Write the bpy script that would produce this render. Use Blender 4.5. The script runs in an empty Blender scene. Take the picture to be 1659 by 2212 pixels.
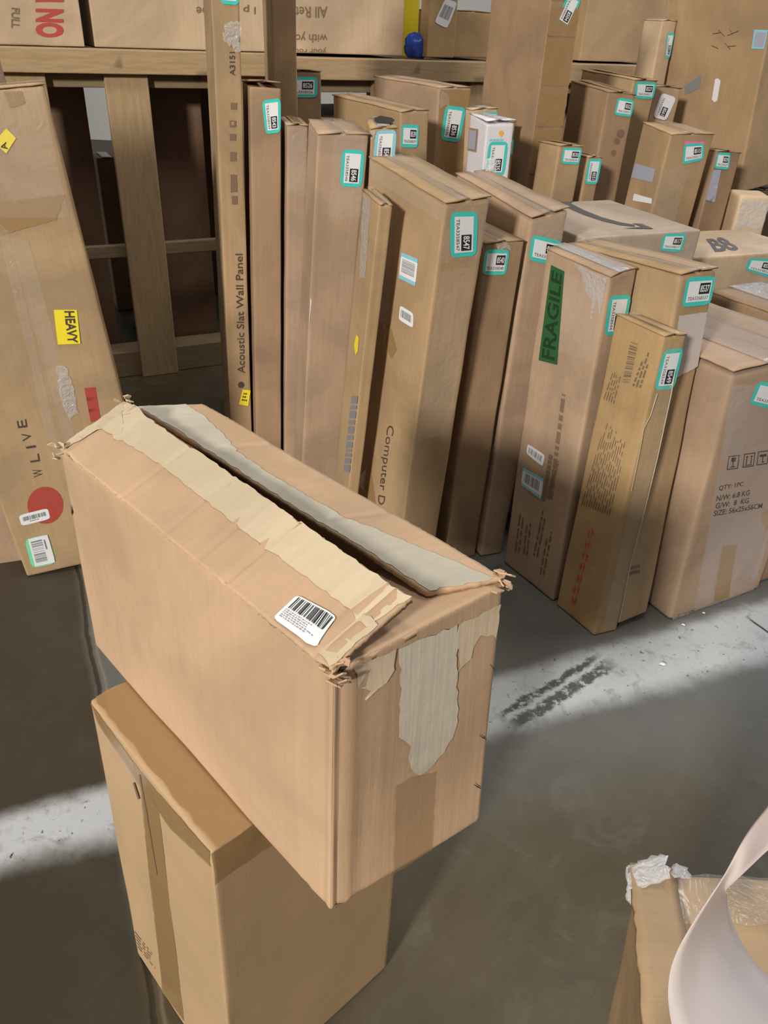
import bpy, bmesh, math, random
import numpy as np
from mathutils import Vector, Matrix
S = bpy.context.scene
# ------------------------------------------------------------------ camera
FPX, CX, CY, HC = 1700.0, 829.5, 1106.0, 1.1
RC = np.array(((0.998871868, -0.04748675, 0.0), (0.0251209125, 0.528412089, -0.848616288), (0.0402980295, 0.847658936, 0.529008881)))
CAM = np.array((0.0, 0.0, HC))
cd = bpy.data.cameras.new('camera'); cam = bpy.data.objects.new('camera', cd); S.collection.objects.link(cam)
cd.sensor_fit = 'VERTICAL'; cd.sensor_height = 24.0; cd.lens = FPX * 24.0 / 2212.0; cd.clip_start = .02
m4 = Matrix.Identity(4)
for i in range(3):
    for j in range(3): m4[i][j] = RC[i][j]
    m4[i][3] = CAM[i]
cam.matrix_world = m4
S.camera = cam
def ray(px):
    v = RC @ np.array((px[0] - CX, -(px[1] - CY), -FPX)); return v / np.linalg.norm(v)
def gnd(px, z=0.0):
    v = ray(px); return CAM + v * ((z - HC) / v[2])
def proj(P):
    q = (np.asarray(P) - CAM) @ RC; return np.array((CX + FPX * q[0] / -q[2], CY - FPX * q[1] / -q[2]))
# ------------------------------------------------------------------ world, lights, exposure
S.view_settings.view_transform = 'Standard'; S.view_settings.look = 'None'; S.view_settings.gamma = 1.0
S.view_settings.use_curve_mapping = False; S.view_settings.exposure = 0.0
w = bpy.data.worlds.new('world'); S.world = w; w.use_nodes = True
w.node_tree.nodes['Background'].inputs[0].default_value = (.80, .82, .86, 1); w.node_tree.nodes['Background'].inputs[1].default_value = .14
def area(name, loc, target, size, size_y, power, col):
    l = bpy.data.lights.new(name, 'AREA'); l.shape = 'RECTANGLE'; l.size = size; l.size_y = size_y; l.energy = power; l.color = col
    o = bpy.data.objects.new(name, l); S.collection.objects.link(o); o.location = loc
    o.rotation_euler = (Vector(target) - Vector(loc)).to_track_quat('-Z', 'Y').to_euler(); return o
area('dock_door_light', (-4.05, -6.4, 4.2), (0.1, 1.4, .5), .9, .9, 940, (1, .94, .86))
area('high_bay_light', (-.2, .6, 4.8), (0, 1.0, .3), 1.6, .5, 45, (1, .93, .82))
area('dock_daylight', (4.8, 5.4, 2.4), (.6, 1.1, .0), 2.8, 1.8, 170, (.68, .82, 1))
area('aisle_light', (1.6, 2.1, 4.6), (.7, 2.0, .8), 1.6, .5, 60, (1, .95, .9))
# ------------------------------------------------------------------ materials
def srgb(r, g, b):
    f = lambda c: c / 12.92 if c <= .04045 else ((c + .055) / 1.055) ** 2.4
    return (f(r / 255), f(g / 255), f(b / 255), 1)
class NT:
    def __init__(s, name):
        s.m = bpy.data.materials.new(name); s.m.use_nodes = True; s.t = s.m.node_tree; s.b = s.t.nodes['Principled BSDF']; s.out = s.t.nodes['Material Output']
    def n(s, k, **kw):
        o = s.t.nodes.new(k)
        for a, v in kw.items():
            if a.startswith('i_'): o.inputs[int(a[2:]) if a[2:].isdigit() else a[2:].replace('_', ' ')].default_value = v
            else: setattr(o, a, v)
        return o
    def l(s, a, b): s.t.links.new(a, b)
    def math(s, op, a, b=None, c=None, clamp=False):
        o = s.n('ShaderNodeMath', operation=op, use_clamp=clamp)
        for i, v in enumerate((a, b, c)):
            if v is None: continue
            if isinstance(v, (int, float)): o.inputs[i].default_value = v
            else: s.l(v, o.inputs[i])
        return o.outputs[0]
    def mix(s, f, a, b, mode='MIX'):
        o = s.n('ShaderNodeMix', data_type='RGBA', blend_type=mode)
        for i, v in ((0, f), (6, a), (7, b)):
            if isinstance(v, (int, float, tuple)): o.inputs[i].default_value = v
            else: s.l(v, o.inputs[i])
        return o.outputs[2]
    def noise(s, vec, scale, detail=3, rough=.55, dist=0):
        o = s.n('ShaderNodeTexNoise'); o.inputs['Scale'].default_value = scale; o.inputs['Detail'].default_value = detail
        o.inputs['Roughness'].default_value = rough; o.inputs['Distortion'].default_value = dist
        if vec is not None: s.l(vec, o.inputs['Vector'])
        return o.outputs[0]
    def ramp(s, f, lo, hi):
        o = s.n('ShaderNodeMapRange', interpolation_type='SMOOTHSTEP'); s.l(f, o.inputs[0]); o.inputs[1].default_value = lo; o.inputs[2].default_value = hi
        return o.outputs[0]
def plain(name, col, rough=.6, coat=0, spec=.5):
    n = NT(name); n.b.inputs['Base Color'].default_value = col; n.b.inputs['Roughness'].default_value = rough
    n.b.inputs['Coat Weight'].default_value = coat; n.b.inputs['Specular IOR Level'].default_value = spec
    return n.m
def cardboard(name, col, streak=.10, blot=.16, bump=.25, rough=.62):
    n = NT(name); tc = n.n('ShaderNodeTexCoord'); oi = n.n('ShaderNodeObjectInfo')
    ad = n.n('ShaderNodeVectorMath', operation='ADD'); n.l(tc.outputs['Object'], ad.inputs[0])
    cb = n.n('ShaderNodeCombineXYZ'); r = n.math('MULTIPLY', oi.outputs['Random'], 37.0)
    for i in range(3): n.l(r, cb.inputs[i])
    n.l(cb.outputs[0], ad.inputs[1]); oc = ad.outputs[0]
    mp = n.n('ShaderNodeMapping'); n.l(tc.outputs['UV'], mp.inputs[0]); mp.inputs['Scale'].default_value = (1, .035, 1)
    st = n.noise(mp.outputs[0], 150, 2, .6); fine = n.noise(oc, 260, 2); big = n.noise(oc, 4.5, 4, .6, .6)
    sc = n.ramp(n.noise(oc, 16, 5, .7), .62, .78)
    dk = tuple(c * (1 - blot * 1.3) for c in col[:3]) + (1,); lt = tuple(min(1, c * (1 + blot)) for c in col[:3]) + (1,)
    c = n.mix(n.ramp(big, .3, .7), dk, lt)
    c = n.mix(n.math('MULTIPLY', n.ramp(st, .35, .7), streak * 2.2, clamp=True), c, tuple(x * .72 for x in col[:3]) + (1,))
    c = n.mix(n.math('MULTIPLY', fine, .22), c, tuple(x * .78 for x in col[:3]) + (1,))
    c = n.mix(n.math('MULTIPLY', sc, .28), c, tuple(min(1, x * 1.25 + .03) for x in col[:3]) + (1,))
    n.l(c, n.b.inputs['Base Color']); n.b.inputs['Roughness'].default_value = rough; n.b.inputs['Specular IOR Level'].default_value = .35
    h = n.math('ADD', n.math('MULTIPLY', st, .6), n.math('MULTIPLY', n.noise(oc, 30, 4), 1.2))
    bp = n.n('ShaderNodeBump'); bp.inputs['Strength'].default_value = bump; bp.inputs['Distance'].default_value = .002
    n.l(h, bp.inputs['Height']); n.l(bp.outputs[0], n.b.inputs['Normal'])
    return n.m
def film(name, col, alpha, rough, bump=.6, scale=22):
    n = NT(name); tc = n.n('ShaderNodeTexCoord')
    n.b.inputs['Base Color'].default_value = col; n.b.inputs['Alpha'].default_value = alpha; n.b.inputs['Roughness'].default_value = rough
    n.b.inputs['Specular IOR Level'].default_value = .9; n.b.inputs['Coat Weight'].default_value = .6; n.b.inputs['Coat Roughness'].default_value = .08
    bp = n.n('ShaderNodeBump'); bp.inputs['Strength'].default_value = bump; bp.inputs['Distance'].default_value = .006
    n.l(n.noise(tc.outputs['Object'], scale, 4, .6, 1.2), bp.inputs['Height']); n.l(bp.outputs[0], n.b.inputs['Normal'])
    return n.m
M = dict(
 kraft=cardboard('kraft_board', (.43, .295, .165, 1)), pink=cardboard('rosy_board', (.43, .30, .20, 1)),
 yellow=cardboard('yellow_board', (.45, .30, .145, 1)), dull=cardboard('dull_board', (.34, .225, .135, 1)),
 light=cardboard('pale_board', (.55, .41, .27, 1)), grey=cardboard('greyed_board', (.46, .37, .285, 1)),
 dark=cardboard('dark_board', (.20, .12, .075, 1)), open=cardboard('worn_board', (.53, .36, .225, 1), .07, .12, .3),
 smooth=cardboard('smooth_board', (.50, .345, .195, 1), .02, .06, .1, .5), inside=cardboard('inner_board', (.20, .135, .085, 1)),
 torn=cardboard('torn_paper', (.60, .49, .34, 1), .08, .10, .4, .85), torngrey=cardboard('torn_grey_paper', (.56, .51, .41, 1), .08, .14, .4, .85),
 tape=film('tan_tape', (.44, .275, .12, 1), .74, .22, .25, 14), soft_tape=film('thin_tan_tape', (.38, .24, .12, 1), .34, .3, .15, 14), clear=film('clear_tape', (.78, .72, .64, 1), .13, .12, .8, 26),
 haze=film('hazy_pink_tape', (.66, .56, .50, 1), .42, .22, .5, 12), shiny=film('crinkled_film', (.80, .82, .84, 1), .36, .10, 1.0, 60), white_box=plain('white_board', (.74, .72, .76, 1), .4),
 white=plain('white_paper', (.80, .82, .84, 1), .5), aqua=plain('aqua_print', srgb(70, 205, 195), .45), aqua2=plain('sky_print', srgb(140, 205, 225), .45),
 mint=plain('mint_print', srgb(130, 225, 170), .45), black=plain('black_ink', (.02, .02, .025, 1), .5), ink=plain('print_ink', (.075, .055, .045, 1), .6),
 softink=plain('faded_ink', (.20, .135, .085, 1), .65), greyink=plain('grey_ink', (.24, .24, .25, 1), .6), darkink=plain('dark_grey_ink', (.09, .09, .09, 1), .6), yel=plain('yellow_paper', srgb(245, 225, 50), .45),
 red=plain('red_ink', srgb(175, 72, 62), .55), redmark=plain('red_marker', srgb(200, 80, 40), .6), green=plain('green_tape', srgb(40, 92, 52), .35, .3),
 dgreen=plain('dark_green_ink', srgb(24, 58, 32), .4), pinkp=plain('pink_paper', srgb(245, 120, 170), .5), gold=plain('golden_ink', srgb(245, 180, 70), .5),
 gpaper=plain('grey_paper', srgb(165, 170, 185), .5), blue=plain('blue_plastic', srgb(45, 80, 185), .35), hole=plain('hole_shadow_board', (.03, .02, .015, 1), .9),
 liner=plain('white_liner', (.58, .51, .48, 1), .42))
def wood(name, col):
    n = NT(name); tc = n.n('ShaderNodeTexCoord'); mp = n.n('ShaderNodeMapping'); n.l(tc.outputs['UV'], mp.inputs[0]); mp.inputs['Scale'].default_value = (.12, 1, 1)
    g = n.noise(mp.outputs[0], 90, 5, .6, .8); kn = n.ramp(n.noise(tc.outputs['Object'], 9, 2), .70, .76)
    c = n.mix(g, tuple(x * .62 for x in col[:3]) + (1,), tuple(min(1, x * 1.3) for x in col[:3]) + (1,)); c = n.mix(n.math('MULTIPLY', kn, .6), c, tuple(x * .3 for x in col[:3]) + (1,))
    n.l(c, n.b.inputs['Base Color']); n.b.inputs['Roughness'].default_value = .7
    bp = n.n('ShaderNodeBump'); bp.inputs['Strength'].default_value = .4; bp.inputs['Distance'].default_value = .002; n.l(g, bp.inputs['Height']); n.l(bp.outputs[0], n.b.inputs['Normal'])
    return n.m
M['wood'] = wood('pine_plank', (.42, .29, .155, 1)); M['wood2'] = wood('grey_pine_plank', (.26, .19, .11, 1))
# ------------------------------------------------------------------ object helpers
def tag(o, label=None, cat=None, group=None, kind=None):
    if label: o['label'] = label
    if cat: o['category'] = cat
    if group: o['group'] = group
    if kind: o['kind'] = kind
    return o
def empty(name, loc, label, cat, group=None):
    o = bpy.data.objects.new(name, None); S.collection.objects.link(o); o.location = tuple(loc); o.empty_display_size = .05
    return tag(o, label, cat, group)
def root_of(o):
    p = np.zeros(3)
    while o is not None: p = p + np.array(o.location); o = o.parent
    return p
def mesh(name, verts, faces, mat, parent=None, uvs=None, smooth=False, solid=0, loc=None, mats=None, fmat=None):
    base = root_of(parent) if parent is not None else (np.array(loc) if loc is not None else np.zeros(3))
    me = bpy.data.meshes.new(name); me.from_pydata([tuple(np.asarray(v) - base) for v in verts], [], faces)
    if mats:
        for q in mats: me.materials.append(q)
    else: me.materials.append(mat)
    if fmat:
        for p, k in zip(me.polygons, fmat): p.material_index = k
    if uvs is not None:
        ul = me.uv_layers.new(name='UVMap')
        for lp in me.loops: ul.data[lp.index].uv = uvs[lp.vertex_index]
    if smooth:
        for p in me.polygons: p.use_smooth = True
    o = bpy.data.objects.new(name, me); S.collection.objects.link(o)
    if parent is not None: o.parent = parent
    elif loc is not None: o.location = tuple(loc)
    if solid:
        md = o.modifiers.new('thickness', 'SOLIDIFY'); md.thickness = abs(solid); md.offset = -1 if solid > 0 else 1
    return o
# smooth deterministic wobble for dents
def wob(p, seed, k=9.0):
    x, y, z = p
    return (math.sin(k * x + 1.3 * seed + 2.1 * math.sin(k * .6 * y + seed)) + math.sin(k * 1.3 * y + 2.7 * seed + 1.7 * math.sin(k * .7 * z))
            + math.sin(k * .9 * z + .7 * seed + 1.9 * math.sin(k * .8 * x))) / 3.0
class Patch:
    """a surface u,v in 0..1 -> point, with its normal, size in metres"""
    def __init__(s, f, du, dv, nsign=1): s.f = f; s.du = du; s.dv = dv; s.ns = nsign; s.clamp = True
    def P(s, u, v): return s.f(u, v)
    def N(s, u, v):
        e = 1e-3; a = s.f(u + e, v) - s.f(u - e, v); b = s.f(u, v + e) - s.f(u, v - e); n = np.cross(a, b) * s.ns; return n / np.linalg.norm(n)
    def at(s, u, v, off=0.0008): return s.P(u, v) + s.N(u, v) * off
    def inv(s, px):
        uv = np.array((.5, .5)); px = np.array(px, float)
        for _ in range(25):
            q = proj(s.f(*uv)); r = px - q; e = 1e-3
            J = np.array(((proj(s.f(uv[0] + e, uv[1])) - q) / e, (proj(s.f(uv[0], uv[1] + e)) - q) / e)).T
            try: d = np.linalg.solve(J, r)
            except Exception: break
            uv = uv + np.clip(d, -.5, .5); uv = np.clip(uv, -.6, 1.6)
            if abs(r).max() < .05: break
        return np.array((min(max(uv[0], .012), .988), min(max(uv[1], .004), .996))) if s.clamp else uv
class Box:
    def __init__(s, c, seed=1, dent=.0016, rnd=.004):
        s.c = np.array(c, float).reshape(2, 2, 2, 3)     # [a][b][c]
        n = np.linalg.norm; c0 = s.c
        s.A = n(c0[1, 0, 0] - c0[0, 0, 0]); s.B = n(c0[0, 1, 0] - c0[0, 0, 0]); s.C = n(c0[0, 0, 1] - c0[0, 0, 0])
        s.seed = seed; s.dent = dent; s.rnd = min(rnd, s.A * .2, s.B * .2)
        s.grooves = []
        s.base = (c0[0, 0, 0] + c0[1, 0, 0] + c0[0, 1, 0] + c0[1, 1, 0]) / 4
    def T(s, x, y, z):                                   # metric box coordinates -> world
        a, b, c = x / s.A, y / s.B, z / s.C; k = s.c
        return ((k[0, 0, 0] * (1 - b) + k[0, 1, 0] * b) * (1 - a) + (k[1, 0, 0] * (1 - b) + k[1, 1, 0] * b) * a) * (1 - c) \
             + ((k[0, 0, 1] * (1 - b) + k[0, 1, 1] * b) * (1 - a) + (k[1, 0, 1] * (1 - b) + k[1, 1, 1] * b) * a) * c
    def groove(s, p):
        o = np.zeros(3)
        for ax_, c, wd, dp in s.grooves:                 # pressed vertical ribs on the end (ax 1) or side (ax 0) wall
            if ax_ == 1 and p[0] < .002: o[0] += dp * math.exp(-((p[1] - c - .0015 * wob((0, 0, p[2]), c * 99, 20)) / wd) ** 2)
            if ax_ == 0 and p[1] < .002: o[1] += dp * math.exp(-((p[0] - c) / wd) ** 2)
        return o
    def surf(s, x, y, z):
        p = np.array((x, y, z)); d = np.array((s.A, s.B, s.C)); r = s.rnd * (1 + .5 * wob(p, s.seed + 5, 30))
        q = np.clip(p, r, d - r); v = p - q; n = np.linalg.norm(v)
        if n > 1e-9: p = q + v / n * r
        e = np.minimum(p, d - p); t = np.sort(e)[1]      # distance to the nearest edge
        amp = s.dent * min(1, t / .04) * wob(p, s.seed) + .0008 * wob(p, s.seed + 3, 40) * min(1, t / .01 + .3)
        return s.T(*(p + (v / n if n > 1e-9 else 0) * amp + (s.groove(p) if s.grooves else 0)))
    def flat(s, x, y, z, k):
        A, B, C = s.A, s.B, s.C; p = np.array((x, y, z)); d = np.array((A, B, C)); e = np.sort(np.abs(np.minimum(p, d - p)))
        p2 = np.clip(p, 0, d); m = np.sort(np.minimum(p2, d - p2))[1]
        amp = s.dent * min(1, max(0, m) / .04) * wob(p2, s.seed); q = s.T(x, y, z); n = {'L': (0, -1, 0), 'R': (-1, 0, 0), 'T': (0, 0, 1), 'G': (0, 0, -1), 'N': (0, 1, 0), 'K': (1, 0, 0)}[k]
        return s.T(*(p + np.array(n) * amp + (s.groove(p2) if s.grooves else 0)))
    def face(s, k):
        g = s.shell(k); A, B, C = s.A, s.B, s.C
        fl = {'L': lambda u, v: s.flat((1 - u) * A, 0, v * C, k), 'R': lambda u, v: s.flat(0, u * B, v * C, k), 'T': lambda u, v: s.flat((1 - u) * A, v * B, C, k)}.get(k)
        return Patch(fl, g.du, g.dv, g.ns) if fl else g
    def shell(s, k):
        A, B, C = s.A, s.B, s.C; eps = 1e-6
        if k == 'L': return Patch(lambda u, v: s.surf((1 - u) * A, -eps, v * C), A, C, 1)
        if k == 'R': return Patch(lambda u, v: s.surf(-eps, u * B, v * C), B, C, 1)
        if k == 'T': return Patch(lambda u, v: s.surf((1 - u) * A, v * B, C + eps), A, B, 1)
        if k == 'G': return Patch(lambda u, v: s.surf((1 - u) * A, v * B, -eps), A, B, -1)
        if k == 'N': return Patch(lambda u, v: s.surf((1 - u) * A, B + eps, v * C), A, C, -1)
        if k == 'K': return Patch(lambda u, v: s.surf(A + eps, u * B, v * C), B, C, -1)
def ticks(L, step=.022, e=.004):
    n = max(2, int(L / step)); t = [i / n for i in range(n + 1)]
    x = [e / L * q for q in (.35, 1, 2)]; t = sorted(set([round(q, 5) for q in t + x + [1 - q for q in x] if 0 <= q <= 1])); return t
def grid(p, us, vs, flip=False, off=0.0):
    V, U, F = [], [], []
    for v in vs:
        for u in us:
            V.append(p.at(u, v, off) if off else p.P(u, v)); U.append((u * p.du, v * p.dv))
    n = len(us)
    for j in range(len(vs) - 1):
        for i in range(n - 1):
            q = (j * n + i, j * n + i + 1, (j + 1) * n + i + 1, (j + 1) * n + i)
            F.append(q[::-1] if flip else q)
    return V, U, F
def body(bx, parent, mat, faces='LRTGNK', name='body', step=.022, solid=0):
    V, U, F = [], [], []
    for k in faces:
        p = bx.shell(k); v, u, f = grid(p, ticks(p.du, step), ticks(p.dv, step), p.ns < 0)
        o = len(V); V += v; U += u; F += [tuple(i + o for i in q) for q in f]
    return mesh(name, V, F, mat, parent, U, True, solid)
# a sheet spanned between four points with its own waviness and thickness
def sheet(name, c4, mat, parent, amp=.001, seed=1, thick=.004, step=.008, rag=.0, disp=None, flip=False):
    c = [np.array(q, float) for q in c4]; n = np.linalg.norm
    du = n(c[1] - c[0]); dv = n(c[3] - c[0]); nn = np.cross(c[1] - c[0], c[3] - c[0]); nn = nn / n(nn) * (-1 if flip else 1)
    def f(u, v):
        p = (c[0] * (1 - u) + c[1] * u) * (1 - v) + (c[3] * (1 - u) + c[2] * u) * v
        return p + nn * (amp * wob((u * du, v * dv, 0), seed, 25) + (disp(u, v) if disp else 0))
    pt = Patch(f, du, dv, -1 if flip else 1)
    us = [i / max(2, int(du / step)) for i in range(max(2, int(du / step)) + 1)]; vs = [i / max(2, int(dv / step)) for i in range(max(2, int(dv / step)) + 1)]
    rnd = random.Random(seed); V, U, F = grid(pt, us, vs)
    if rag:
        for j in range(len(vs)):
            for i in range(len(us)):
                if i in (0, len(us) - 1) or j in (0, len(vs) - 1): V[j * len(us) + i] = V[j * len(us) + i] + (c[1] - c[0]) / du * rnd.uniform(-rag, rag) + (c[3] - c[0]) / dv * rnd.uniform(-rag, rag)
    if flip: F = [q[::-1] for q in F]
    return mesh(name, V, F, mat, parent, U, True, thick), pt
# flat stickers, tapes and print that lie on a patch.  quad: pixels of top-left, top-right, bottom-right, bottom-left as read
def uvquad(p, quad): return [p.inv(q) for q in quad]
def bil(q, a, b): return (q[0] * (1 - a) + q[1] * a) * (1 - b) + (q[3] * (1 - a) + q[2] * a) * b
def qrect(q, a0, b0, a1, b1): return [bil(q, a0, b0), bil(q, a1, b0), bil(q, a1, b1), bil(q, a0, b1)]
def decal(name, p, q, mat, parent, off=.0008, n=6, crop=None, round_=0):
    V, F, U = [], [], []
    nu = nv = n
    for j in range(nv + 1):
        for i in range(nu + 1):
            a, b = i / nu, j / nv
            if round_ and a in (0, 1) and b in (0, 1): a = min(max(a, round_ * .4), 1 - round_ * .4); b = min(max(b, round_ * .4), 1 - round_ * .4)
            uv = bil(q, a, b); V.append(p.at(uv[0], uv[1], off)); U.append((uv[0] * p.du, uv[1] * p.dv))
    for j in range(nv):
        for i in range(nu): k = j * (nu + 1) + i; F.append((k, k + nu + 1, k + nu + 2, k + 1))
    return mesh(name, V, F, mat, parent, U, True)
def poly(name, p, pxs, mat, parent, off=.0007, rag=.0, seed=1, uv=False, step=.006):
    """ragged polygon lying on a patch: fine fan of cells clipped to the outline"""
    pts = [np.array(q) if uv else p.inv(q) for q in pxs]; rnd = random.Random(seed)
    out = []
    for i in range(len(pts)):
        a, b = pts[i], pts[(i + 1) % len(pts)]; L = math.hypot((b[0] - a[0]) * p.du, (b[1] - a[1]) * p.dv); k = max(1, int(L / step))
        for j in range(k):
            q = a + (b - a) * j / k
            out.append(q + np.array((rnd.uniform(-rag, rag) / p.du, rnd.uniform(-rag, rag) / p.dv)))
    bm = bmesh.new(); vs = [bm.verts.new((q[0] * p.du, q[1] * p.dv, 0)) for q in out]
    es = [bm.edges.new((vs[i], vs[(i + 1) % len(vs)])) for i in range(len(vs))]
    bmesh.ops.triangle_fill(bm, use_beauty=True, edges=es)
    lo = np.min([(v.co.x, v.co.y) for v in bm.verts], 0); hi = np.max([(v.co.x, v.co.y) for v in bm.verts], 0)
    for ax in (0, 1):
        k = int((hi[ax] - lo[ax]) / .02)
        for i in range(1, k):
            co = [0, 0, 0]; no = [0, 0, 0]; co[ax] = lo[ax] + (hi[ax] - lo[ax]) * i / k; no[ax] = 1
            bmesh.ops.bisect_plane(bm, geom=bm.verts[:] + bm.edges[:] + bm.faces[:], plane_co=co, plane_no=no)
    bm.verts.index_update(); V, U = [], []
    for v in bm.verts: u_ = v.co.x / p.du; v_ = v.co.y / p.dv; V.append(p.at(u_, v_, off)); U.append((v.co.x, v.co.y))
    F = [tuple(v.index for v in f.verts) for f in bm.faces]; bm.free()
    return mesh(name, V, F, mat, parent, U, True)
_tc = {}
def textmesh(s, bold=0.0, cut=False):
    key = (s, bold)
    if key not in _tc:
        cu = bpy.data.curves.new('lettering', 'FONT'); cu.body = s; cu.offset = bold; cu.resolution_u = 3
        o = bpy.data.objects.new('lettering', cu); S.collection.objects.link(o); dg = bpy.context.evaluated_depsgraph_get(); me = o.evaluated_get(dg).to_mesh()
        V = np.array([v.co[:2] for v in me.vertices]); F = [tuple(q.vertices) for q in me.polygons]
        o.evaluated_get(dg).to_mesh_clear(); bpy.data.objects.remove(o); bpy.data.curves.remove(cu)
        lo, hi = V.min(0), V.max(0); _tc[key] = ((V - lo) / (hi - lo), F)
    return _tc[key]
def text(p, q, s, mat, parent, off=.0014, bold=.012, name='printed_text'):
    V, F = textmesh(s, bold); P_ = []
    for v in V: uv = bil(q, v[0], 1 - v[1]); P_.append(p.at(uv[0], uv[1], off))
    return mesh(name, P_, F, mat, parent)
def bars(p, q, mat, parent, n=28, seed=3, off=.0013, name='barcode', along=0, fill=.5):
    rnd = random.Random(seed); V, F = [], []; w = [rnd.choice((1, 1, 2, 3)) for _ in range(2 * n)]; t = 0; tot = sum(w)
    for i in range(2 * n):
        if i % 2 == 0:
            a0, a1 = t / tot, (t + w[i]) / tot; cs = ((a0, 0), (a1, 0), (a1, 1), (a0, 1))
            for c in cs: uv = bil(q, *(c if not along else c[::-1])); V.append(p.at(uv[0], uv[1], off))
            k = len(V); F.append((k - 4, k - 3, k - 2, k - 1))
        t += w[i]
    return mesh(name, V, F, mat, parent)
def lines(p, q, mat, parent, n=4, seed=1, off=.0012, name='printed_lines', th=.5, chop=9):
    """rows of small illegible print"""
    rnd = random.Random(seed); V, F = [], []
    for i in range(n):
        b0 = i / n; b1 = b0 + th / n; a = 0; end = rnd.uniform(.6, 1)
        while a < end:
            w_ = rnd.uniform(.3, 1.2) / chop; a1 = min(a + w_, end)
            for c in ((a, b0), (a1, b0), (a1, b1), (a, b1)): uv = bil(q, *c); V.append(p.at(uv[0], uv[1], off))
            k = len(V); F.append((k - 4, k - 3, k - 2, k - 1)); a = a1 + .25 / chop
    return mesh(name, V, F, mat, parent)
def tea(bx, face, quad, num, parent, edge='aqua', off=.001):
    p = bx.face(face) if isinstance(bx, Box) else bx; q = uvquad(p, quad)
    o = decal('tracking_label', p, q, M[edge], parent, off, 6, round_=.12)
    decal('label_panel', p, qrect(q, .10, .15, .90, .85), M['white'], o, off + .0004, 4)
    decal('number_block', p, qrect(q, .50, .22, .86, .60), M['black'], o, off + .0007, 4)
    text(p, qrect(q, .53, .29, .83, .53), num, M['white'], o, off + .001, .02, 'printed_number')
    text(p, qrect(q, .15, .67, .85, .79), 'TEA335' + num, M['ink'], o, off + .0008, .0, 'printed_text')
    return o
def barlabel(p, quad, parent, top='aqua2', bot='aqua2', base='white', seed=2, name='barcode_label', along=0, off=.001, n=16):
    q = uvquad(p, quad); o = decal(name, p, q, M[base], parent, off, 5, round_=.1)
    if top: decal('label_band', p, qrect(q, .0, .0, 1, .14), M[top], o, off + .0003, 3)
    if bot: decal('label_band', p, qrect(q, .0, .86, 1, 1), M[bot], o, off + .0003, 3)
    bars(p, qrect(q, .12, .22, .88, .72), M['greyink'], o, n, seed, off + .0005, along=along)
    return o
def flaps(bx, parent, mat, lift=.0015, gap=.010, seed=1, over=.0008, open_=(0, 0), slot=0):
    """two long top flaps meeting in the middle, slightly proud of the walls"""
    A, B, C = bx.A, bx.B, bx.C; out = []
    for k, (y0, y1) in enumerate(((-over, B * .5 - gap * .5), (B + over, B * .5 + gap * .5))):
        up = open_[k]
        c4 = [bx.T(A + over, y0, C + .0005 + lift * .3), bx.T(-over, y0, C + .0005 + lift * .3 + slot), bx.T(-over, y1, C + lift + up + slot), bx.T(A + over, y1, C + lift * .6 + up * .5)]
        o, pt = sheet('top_flap', c4, mat, parent, .0012, seed + k * 7, .003, .02, .0012, flip=(k == 1)); out.append(pt)
    return out
def strip(p, u0, v0, u1, v1, mat, parent, name='packing_tape', off=.0006, rag=.0015, seed=1):
    return poly(name, p, [(u0, v0), (u1, v0), (u1, v1), (u0, v1)], M[mat], parent, off, rag, seed, uv=True, step=.012)

TALLC = [(-0.3158,2.1500,0.0000),(-0.3158,2.1500,1.3500),(-0.2595,2.1640,0.0000),(-0.2595,2.1640,1.3500),(-0.3690,2.3635,0.0000),(-0.3690,2.3635,1.3500),(-0.3128,2.3775,0.0000),(-0.3128,2.3775,1.3500)]
M4C = [(-0.3275,2.4200,0.0000),(-0.3275,2.4200,0.9748),(-0.2295,2.4699,0.0000),(-0.2295,2.4699,0.9748),(-0.3956,2.5537,0.0000),(-0.3956,2.5537,0.9748),(-0.2976,2.6036,0.0000),(-0.2976,2.6036,0.9748)]
B4C = [(1.0463,2.6200,0.6904),(0.9885,2.5643,1.2446),(1.3559,2.7967,0.7404),(1.2981,2.7410,1.2946),(0.8464,2.9662,0.7043),(0.7886,2.9105,1.2585),(1.1561,3.1429,0.7544),(1.0982,3.0872,1.3086)]
B4S = [(1.0263,2.6400,0.0000),(1.0263,2.6400,0.6864),(1.3208,2.8100,0.0000),(1.3208,2.8100,0.6864),(0.8463,2.9518,0.0000),(0.8463,2.9518,0.6864),(1.1408,3.1218,0.0000),(1.1408,3.1218,0.6864)]
B3C = [(0.7756,2.8400,0.0000),(0.7756,2.8400,1.1354),(0.8276,2.8700,0.0000),(0.8276,2.8700,1.1354),(0.7356,2.9093,0.0000),(0.7356,2.9093,1.1354),(0.7876,2.9393,0.0000),(0.7876,2.9393,1.1354)]
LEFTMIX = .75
# ------------------------------------------------------------------ floor
fm = NT('stained_concrete'); tc = fm.n('ShaderNodeTexCoord'); oc = tc.outputs['Object']
sx = fm.n('ShaderNodeSeparateXYZ'); fm.l(oc, sx.inputs[0])
def linedist(p0, p1, wobble=.0, scale=8):
    a, b = np.array(gnd(p0)[:2]), np.array(gnd(p1)[:2]); d = (b - a) / np.linalg.norm(b - a); n_ = np.array((-d[1], d[0]))
    if n_[1] < 0: n_ = -n_
    r = fm.math('ADD', fm.math('MULTIPLY', sx.outputs[0], float(n_[0])), fm.math('MULTIPLY', sx.outputs[1], float(n_[1])))
    r = fm.math('SUBTRACT', r, float(n_ @ a))
    if wobble: r = fm.math('ADD', r, fm.math('MULTIPLY', fm.math('SUBTRACT', fm.noise(oc, scale, 5, .65), .5), wobble))
    return r, a, d
big = fm.noise(oc, 2.2, 5, .6, .5); mid = fm.noise(oc, 9, 6, .65, .8); fin = fm.noise(oc, 120, 3, .6)
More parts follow.
